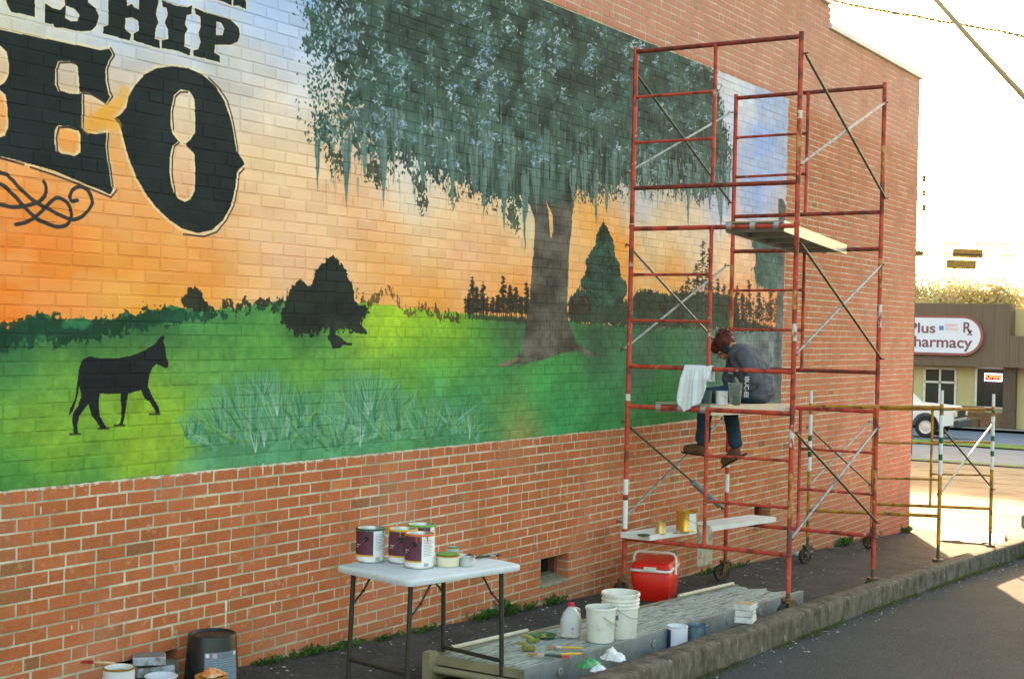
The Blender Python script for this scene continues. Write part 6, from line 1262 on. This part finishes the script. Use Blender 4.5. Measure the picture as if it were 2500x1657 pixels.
# red car at the right edge
tc = ongf(2492, 1346); cx0, cy0 = tc.x, tc.y-.13; gx = gz(cx0+.6)
rc_ = thing('red_car', (cx0+2, cy0-.85, gx), 'red car with grey bumper just entering at the right edge', 'car'); M_CR = mat('car_red', (170, 30, 34), .3, .03, 3, coat=.5)
def CP(l, y, z): return (cx0+l, cy0+y, gz(cx0+l)+z)
lo_ = [(-.45, .38), (-.5, .62), (-.42, .78), (.6, .92), (1.2, .96), (3.4, .98), (3.95, .9), (4.0, .5), (3.7, .3)]; w1 = [(.42+.36*math.cos(a), .33+.36*math.sin(a)) for a in np.linspace(0, math.pi, 10)]; w2 = [(l+2.6, z) for l, z in w1]
mb = MB(); mb.prism([CP(l, -.06, z) for l, z in lo_+[(3.5, .25)]+w2+[(2.4, .25)]+w1+[(-.2, .25)]], None, (0, -1.64, 0)); mb.build('body', M_CR, rc_)
mb = MB(); mb.prism([CP(l, -.14, z) for l, z in [(.75, .93), (1.35, 1.38), (2.7, 1.42), (3.45, .97)]], None, (0, -1.48, 0)); g_ = mb.build('cabin', mat('car_glass', (40, 46, 48), .12), rc_)
mb = MB(); mb.prism([CP(l, -.2, z) for l, z in [(1.3, 1.38), (1.36, 1.425), (2.72, 1.455), (2.8, 1.41)]], None, (0, -1.36, 0)); mb.build('roof', M_CR, g_)
mb = MB(); mb.box((cx0-.52, cy0-.86, gz(cx0)+.44), (.16, 1.74, .18), 0, .03); mb.build('bumper', mat('bumper_grey', (150, 150, 146), .5), rc_)
for y in (-.22, -1.5): mb = MB(); mb.box((cx0-.46, cy0+y, gz(cx0)+.64), (.08, .3, .12), 0, .02); mb.build('headlight', mat('headlight_lens', (230, 214, 170), .2), rc_)
for l in (.42, 3.02):
    for y in (-.12, -1.62): wheel(rc_, CP(l, y, .32), .315, .2, (160, 160, 160), 'y')
# bench in front of the pharmacy
q = pq(2385, 1030); bn = thing('bench', (XP-1.0, q[1]+.6, gp0), 'brown bench under the pharmacy window', 'bench')
for z, dx in ((.45, 0), (.8, .22)): mb = MB(); mb.box((XP-1.0+dx, q[1]+.6, gp0+z), (.4 if z < .5 else .06, 2.2, .06 if z < .5 else .3)); mb.build('seat' if z < .5 else 'backrest', mat('bench_wood', (134, 100, 62), .8), bn)
for dy in (-.9, .9): mb = MB(); mb.box((XP-1.0, q[1]+.6+dy, gp0+.21), (.36, .08, .42)); mb.build('leg', M_DK, bn)
# trees behind
def leafmat(name, c1, c2, tl=.35):
    m = bpy.data.materials.new(name); m.use_nodes = True; t = m.node_tree; t.nodes.clear(); N = t.nodes.new
    o = N('ShaderNodeOutputMaterial'); mx = N('ShaderNodeMixShader'); mx.inputs[0].default_value = tl; d = N('ShaderNodeBsdfDiffuse'); tr = N('ShaderNodeBsdfTranslucent')
    g = N('ShaderNodeNewGeometry'); rm = N('ShaderNodeMix'); rm.data_type = 'RGBA'; rm.inputs['A'].default_value = (*lin(c1), 1); rm.inputs['B'].default_value = (*lin(c2), 1)
    t.links.new(g.outputs['Random Per Island'], rm.inputs['Factor'])
    for s_ in (d, tr): t.links.new(rm.outputs['Result'], s_.inputs['Color'])
    t.links.new(d.outputs[0], mx.inputs[1]); t.links.new(tr.outputs[0], mx.inputs[2]); t.links.new(mx.outputs[0], o.inputs[0]); return m
M_LEAF = [leafmat('leaf_gold', (192, 172, 122), (212, 192, 142), .3), leafmat('leaf_olive', (178, 166, 120), (202, 184, 134), .3)]; M_BARK = mat('bark', (96, 82, 66), .95, .2, 4)
def tree(x, y, h, rr, k, label, bare=False):
    rt = random.Random(int(y*10)+k); g = gz(x); t = thing('tree', (x, y, g), label, 'tree', 'trees beyond the pharmacy roof')
    mb = MB(); mb.tube([(x, y, g), (x+.1, y, g+h*.35), (x, y+.1, g+h*.75)], [.25, .18, .05], 8)
    cents = []
    for b in range(14):
        a = rt.uniform(0, 6.28); z0 = g+h*rt.uniform(.3, .7); e = Vector((x+math.cos(a)*rr*rt.uniform(.4, .95), y+math.sin(a)*rr*rt.uniform(.4, .95), z0+h*rt.uniform(.08, .28))); mb.tube([(x, y, z0), Vector((x, y, z0)).lerp(e, .5)+Vector((0, 0, .2)), e], [.09, .05, .02], 5); cents.append(e)
    mb.build('trunk', M_BARK, t, True); mb = MB(); cents.append(Vector((x, y, g+h*.9)))
    for c in cents:
        for q in range(30 if bare else 560):
            p = c+Vector((rt.gauss(0, rr*.17), rt.gauss(0, rr*.17), rt.gauss(0, h*.055))); s_ = rt.uniform(.08, .2); u = Vector((rt.gauss(0, 1), rt.gauss(0, 1), rt.gauss(0, 1))).normalized(); v_ = u.orthogonal().normalized()
            mb.add([p-u*s_, p+v_*s_*.5, p+u*s_, p-v_*s_*.5], [(0, 1, 2, 3)])
    o = mb.build('crown', M_LEAF[k % 2], t)
    return t
TR = [(2205, 655, 96, 5.2, 'tall golden tree at the building corner beyond the pharmacy'), (2262, 696, 88, 4.2, 'rounded golden tree above the pharmacy sign'), (2310, 718, 92, 4.0, 'lower olive tree left of the peaked tree above the pharmacy'), (2362, 690, 84, 3.4, 'peaked olive tree above the middle of the pharmacy roof'), (2424, 668, 98, 2.2, 'thin nearly bare tree rising above the pharmacy roof'), (2470, 736, 90, 4.0, 'broad olive tree at the step of the pharmacy roof'), (2520, 700, 86, 4.5, 'golden tree at the right edge beyond the pharmacy'), (2160, 690, 90, 4.5, 'golden tree hidden mostly by the brick building corner')]
for k, (px, py, d, rr, lab) in enumerate(TR):
    q = CAM+d*ray(px, py); h = q[2]-gz(q[0]); tree(q[0], q[1], h, rr, k, lab, k == 4)
# far wooded rise
mb = MB(); vs = []; n = 60
for i in range(n+1):
    y = -60+i*4.0; hh = 6.5+2.2*mnoise.noise(Vector((y*.03, 0, 0))); 
    for j in range(5): x = 150+j*30; vs.append((x, y, -4.4+(0, hh*.7, hh, hh*.9, 0)[j]))
mb.add(vs, [(i*5+j, (i+1)*5+j, (i+1)*5+j+1, i*5+j+1) for i in range(n) for j in range(4)]); o = mb.build('hills', mat('far_wood', (140, 128, 74), .95, .25, .15), None, True); o['kind'] = 'structure'
# traffic signals, wires, pole
M_SIG = mat('signal_ochre', (150, 114, 46), .6, .15, 6); M_CAB = mat('cable_brown', (168, 140, 88), .8, .1, 10); M_THIN = mat('thin_wire', (84, 76, 60), .9, spec=.05)
def signal(px0, px1, py0, py1, d, label):
    a, b_ = Vector(CAM+d*ray(px0, py0)), Vector(CAM+d*ray(px1, py1)); c = (a+b_)/2; L_ = abs((b_-a).dot(Vector(_R))); h = abs((a-b_).z)
    ang = math.atan2(_R[1], _R[0]); M_ = XF(c, ang); t = thing('traffic_signal', tuple(c), label, 'traffic signal', 'traffic signals over the road')
    mb = MB(M_); mb.box((0, 0, 0), (L_, .22, h), 0, .03); mb.build('housing', M_SIG, t)
    for k in (-1, 0, 1):
        W = M_ @ Matrix.Translation((k*L_*.31, .11, 0)) @ Matrix.Rotation(R(-90), 4, 'X'); mb = MB(W); mb.lathe([(h*.42, 0), (h*.44, .2), (h*.42, .2), (h*.40, .01), (.0001, .01)], (0, 0, 0), 16); mb.build('visor', M_SIG, t, True)
    for sx in (-.3, .3): mb = MB(M_); mb.tube([(sx*L_, 0, h*.5), (sx*L_, 0, h*.5+.22)], .02, 6); mb.build('hanger', M_SIG, t)
    return c, h
def wire(name, pts, r_, m, label, n=6): mb = MB(); mb.tube(pts, r_, n); o = mb.build(name, m, None, True); tag(o, label, 'wire')
c1, h1 = signal(2327, 2398, 607, 630, 55, 'upper of the two dark traffic signals hanging over the road'); c2, h2 = signal(2311, 2382, 634, 657, 54, 'lower of the two dark traffic signals hanging over the road'); c3, h3 = signal(2206, 2253, 612, 626, 56, 'traffic signal half hidden behind the building corner')
RV = Vector(_R); wire('span_wire', [c3-RV*14+Vector((0, 0, .3)), c3+Vector((0, 0, h3/2+.22)), c1+Vector((0, 0, h1/2+.22)), c1+RV*14+Vector((0, 0, .1))], .035, M_THIN, 'thin span wire carrying the upper traffic signals'); wire('span_wire', [c2-RV*14+Vector((0, 0, .5)), c2+Vector((0, 0, h2/2+.22)), c2+RV*14+Vector((0, 0, .2))], .035, M_THIN, 'thin span wire carrying the lower traffic signal')
A_ = Vector(CAM+15*ray(2285, 0)); B_ = Vector(CAM+12.5*ray(2500, 236)); wire('service_cable', [A_+(A_-B_)*3, A_, A_.lerp(B_, .5)+Vector((0, 0, -.01)), B_, B_+(B_-A_)*3], .026, M_CAB, 'thick brown cable crossing the sky at the upper right', 8)
tw = [(1960, -14), (2030, 1), (2072, 12), (2140, 24), (2180, 32), (2236, 40), (2300, 54), (2340, 58), (2400, 71), (2440, 76), (2500, 90), (2560, 98)]
tp = [Vector(CAM+17*ray(px, py)) for px, py in tw]; mb = MB()
for ph_ in (0, math.pi):
    pts = []
    for i in range(len(tp)-1):
        for k in range(6): q = tp[i].lerp(tp[i+1], k/6); a = (i*6+k)*1.1+ph_; pts.append(q+Vector((0, math.cos(a), math.sin(a)))*.012)
    mb.tube(pts, .011, 5)
e0_, e1_ = tp[0]+(tp[0]-tp[-1]), tp[-1]+(tp[-1]-tp[0]); mb.tube([e0_, tp[0]], .009, 5); mb.tube([tp[-1], e1_], .009, 5)
tag(mb.build('twisted_cable', M_CAB, None, True), 'thin twisted cable sagging across the sky above the building corner', 'wire')
wire('phone_wire', [Vector(CAM+60*ray(2100, 354)), Vector(CAM+60*ray(2350, 361)), Vector(CAM+60*ray(2600, 357))], .03, M_THIN, 'thin level wire crossing the pale sky at the right')
q = CAM+40*ray(2232, 430); ub = gz(q[0]); up_ = thing('utility_pole', (q[0], q[1], ub), 'utility pole with three spool insulators just behind the building corner', 'pole')
mb = MB(); mb.tube([(q[0], q[1], ub), (q[0], q[1], q[2]+2.2)], [.13, .10], 12); mb.build('pole', M_BARK, up_, True)
for k in range(3):
    e = Vector(CAM+40*ray(2256, 436+36*k)); b_ = Vector((q[0], q[1], e.z)); mb = MB()
    for s_ in (-.11, .11): mb.tube([b_+Vector((0, 0, s_)), e+Vector((0, 0, s_))], .008, 5)
    mb.tube([e+Vector((0, 0, -.12)), e+Vector((0, 0, .12))], .01, 5); br = mb.build('bracket', M_SIG, up_); mb = MB(); mb.lathe([(.03, -.09), (.065, -.08), (.06, -.03), (.035, 0), (.06, .03), (.065, .08), (.03, .09)], e, 14); mb.build('insulator', mat('insulator_ochre', (128, 98, 36), .5), br, True)

# ------------------------------------------------------------------ weeds, litter, plastic sheet
M_WEED = leafmat('weed_green', (58, 94, 46), (98, 130, 64)); M_MOSS = mat('moss', (88, 100, 48), .95, .3, 20, .6, 60)
def weed(x, y, n, h, sp, seed, label):
    rw = random.Random(seed); mb = MB(); g = gz(x)+.004
    mb.tube([(x-1.9*sp, y+.01, g+.002), (x, y-.012, g+.004), (x+1.9*sp, y+.008, g+.002)], .004, 5)
    for k in range(n):
        b_ = Vector((x+max(-1.8*sp, min(1.8*sp, rw.gauss(0, sp))), y+rw.uniform(-.05, .02), g)); a = rw.uniform(0, 6.28); l = h*rw.uniform(.3, 1); d = Vector((math.cos(a), math.sin(a)*.7-.25, rw.uniform(.5, 1.7))).normalized(); s_ = d.cross(Vector((0, 0, 1))).normalized()*rw.uniform(.006, .014)
        m1 = b_+d*l*.55; t_ = b_+d*l+Vector((0, 0, -l*.25)); b2 = min(m1.y, -.004); m1.y = min(m1.y, -.004); t_.y = min(t_.y, -.004); b_.y = min(b_.y, -.004); mb.add([b_, m1+s_, t_, m1-s_], [(0, 1, 2, 3)])
    o = mb.build('weed', M_WEED); tag(o, label, 'weed', 'weeds at the foot of the brick wall')
WD = [(6.42, 70, .07, .10, 'low weeds at the wall foot just right of the black bucket'), (6.75, 90, .085, .12, 'weeds at the wall foot behind the left table leg'), (7.1, 80, .09, .14, 'leafy weeds at the wall foot behind the table'), (7.55, 60, .07, .12, 'weeds at the wall foot right of the table centre'), (8.0, 50, .07, .10, 'weeds at the wall foot seen between the right table legs'), (8.72, 90, .11, .14, 'weed patch at the wall foot left of the tall sprig'), (9.02, 60, .20, .04, 'tall upright sprig at the wall foot left of the jug'), (9.3, 70, .10, .13, 'weeds at the wall foot left of the white jug'), (9.75, 60, .13, .10, 'weeds at the wall foot behind the white buckets'), (11.35, 80, .13, .09, 'weeds at the wall foot right of the red cooler'), (11.68, 90, .17, .09, 'tall weeds at the wall foot left of the scaffold caster'), (12.75, 70, .09, .2, 'weeds at the wall foot right of the scaffold caster'), (13.4, 70, .08, .25, 'thin weeds at the wall foot under the second vent'), (16.7, 130, .17, .22, 'dense weeds at the wall foot by the yellow scaffold'), (17.7, 80, .12, .3, 'weeds at the wall foot beyond the yellow scaffold'), (19.2, 70, .16, .12, 'weeds at the very corner of the brick building')]
for k, (x, n, h, sp, lab) in enumerate(WD): weed(x, -.03, int(n*1.0), h*1.05, sp*.72, k+20, lab)
rw = random.Random(8); mb = MB()
for k in range(2600):       # moss and grass at the kerb foot
    x = rw.uniform(6.5, 17.5); 
    if mnoise.noise(Vector((x*1.4, 7, 0))) < -.15: continue
    y = kerb_y(x)-abs(rw.gauss(0, .035))-.004; l = rw.uniform(.008, .038); a = rw.uniform(0, 6.28); d = Vector((math.cos(a)*.6, math.sin(a)*.6-.2, 1)).normalized(); s_ = d.orthogonal().normalized()*rw.uniform(.003, .008); b_ = Vector((x, y, gz(x)+.004)); mb.add([b_-s_, b_+s_, b_+d*l], [(0, 1, 2)])
o = mb.build('kerb_grass', leafmat('kerb_moss', (84, 92, 40), (128, 124, 70))); tag(o, 'thin grass and moss growing along the street side foot of the kerb', None, None, 'stuff')
mb = MB()
for k in range(420):
    if k < 150: x = rw.uniform(6, 17); y = kerb_y(x)-abs(rw.gauss(.0, .12))-.02
    elif k < 380: x = rw.uniform(5.5, 14); y = rw.uniform(-1.5, -.1) if rw.random() < .5 else -abs(rw.gauss(.25, .15))
    else: x = rw.uniform(13, 17.5); y = rw.uniform(-.5, -.1)
    s_ = rw.uniform(.005, .018); a = rw.uniform(0, 6.28); c = Vector((x, y, gz(x)+.0075)); u = Vector((math.cos(a), math.sin(a), 0))*s_; v_ = Vector((-u.y, u.x, 0))*rw.uniform(.3, .8); mb.add([c-u, c+v_+Vector((0, 0, rw.uniform(0, .006))), c+u, c-v_], [(0, 1, 2, 3)])
o = mb.build('litter_flecks', mat('litter_pale', (190, 184, 168), .9, .2, 20)); tag(o, 'paint flecks and dry leaf scraps scattered over the pavement', None, None, 'stuff')
for k, (px, py, sz, lab) in enumerate(((1900, 1352, .11, 'pale broken brick lying left of the rubble by the wall'), (1925, 1345, .10, 'brown broken brick in the rubble by the wall'), (1955, 1352, .13, 'flat pale slab piece at the wall foot'), (2000, 1338, .09, 'small grey stone at the wall foot near the yellow scaffold'))):
    q = ong(px, py); o = MB(XF((q[0], min(q[1], -.09), gz(q[0])+.005), k*.7)).box((0, 0, sz*.2), (sz, sz*.55, sz*.4), 0, .012).build('rubble_piece', mat('rubble_%d' % (k % 2), ((176, 168, 152), (140, 104, 72))[k % 2], .9, .2, 20, .5)); tag(o, lab, 'rubble', 'rubble at the wall foot')
q = ongf(2375, 1312); M_ = XF((q.x, q.y, gz(q.x)+.012), R(12)); mb = MB(); n = 24; vs = []
for i in range(n+1):
    for j in range(n+1):
        u, v_ = i/n-.5, j/n-.5; p = M_ @ Vector((u*1.9, v_*.8, 0)); vs.append((p.x, p.y, gz(p.x)+.012+.05*abs(mnoise.noise(Vector((u*7, v_*9, 1))))+.02*abs(mnoise.noise(Vector((u*22, v_*22, 3))))))
mb.add(vs, [(i*(n+1)+j, (i+1)*(n+1)+j, (i+1)*(n+1)+j+1, i*(n+1)+j+1) for i in range(n) for j in range(n)]); o = mb.build('plastic_sheet', mat('clear_sheet', (168, 164, 154), .35, .1, 6, trans=.7), None, True, auto=False); tag(o, 'crumpled clear plastic sheet on the sunlit ground under the yellow scaffold', 'plastic sheet')
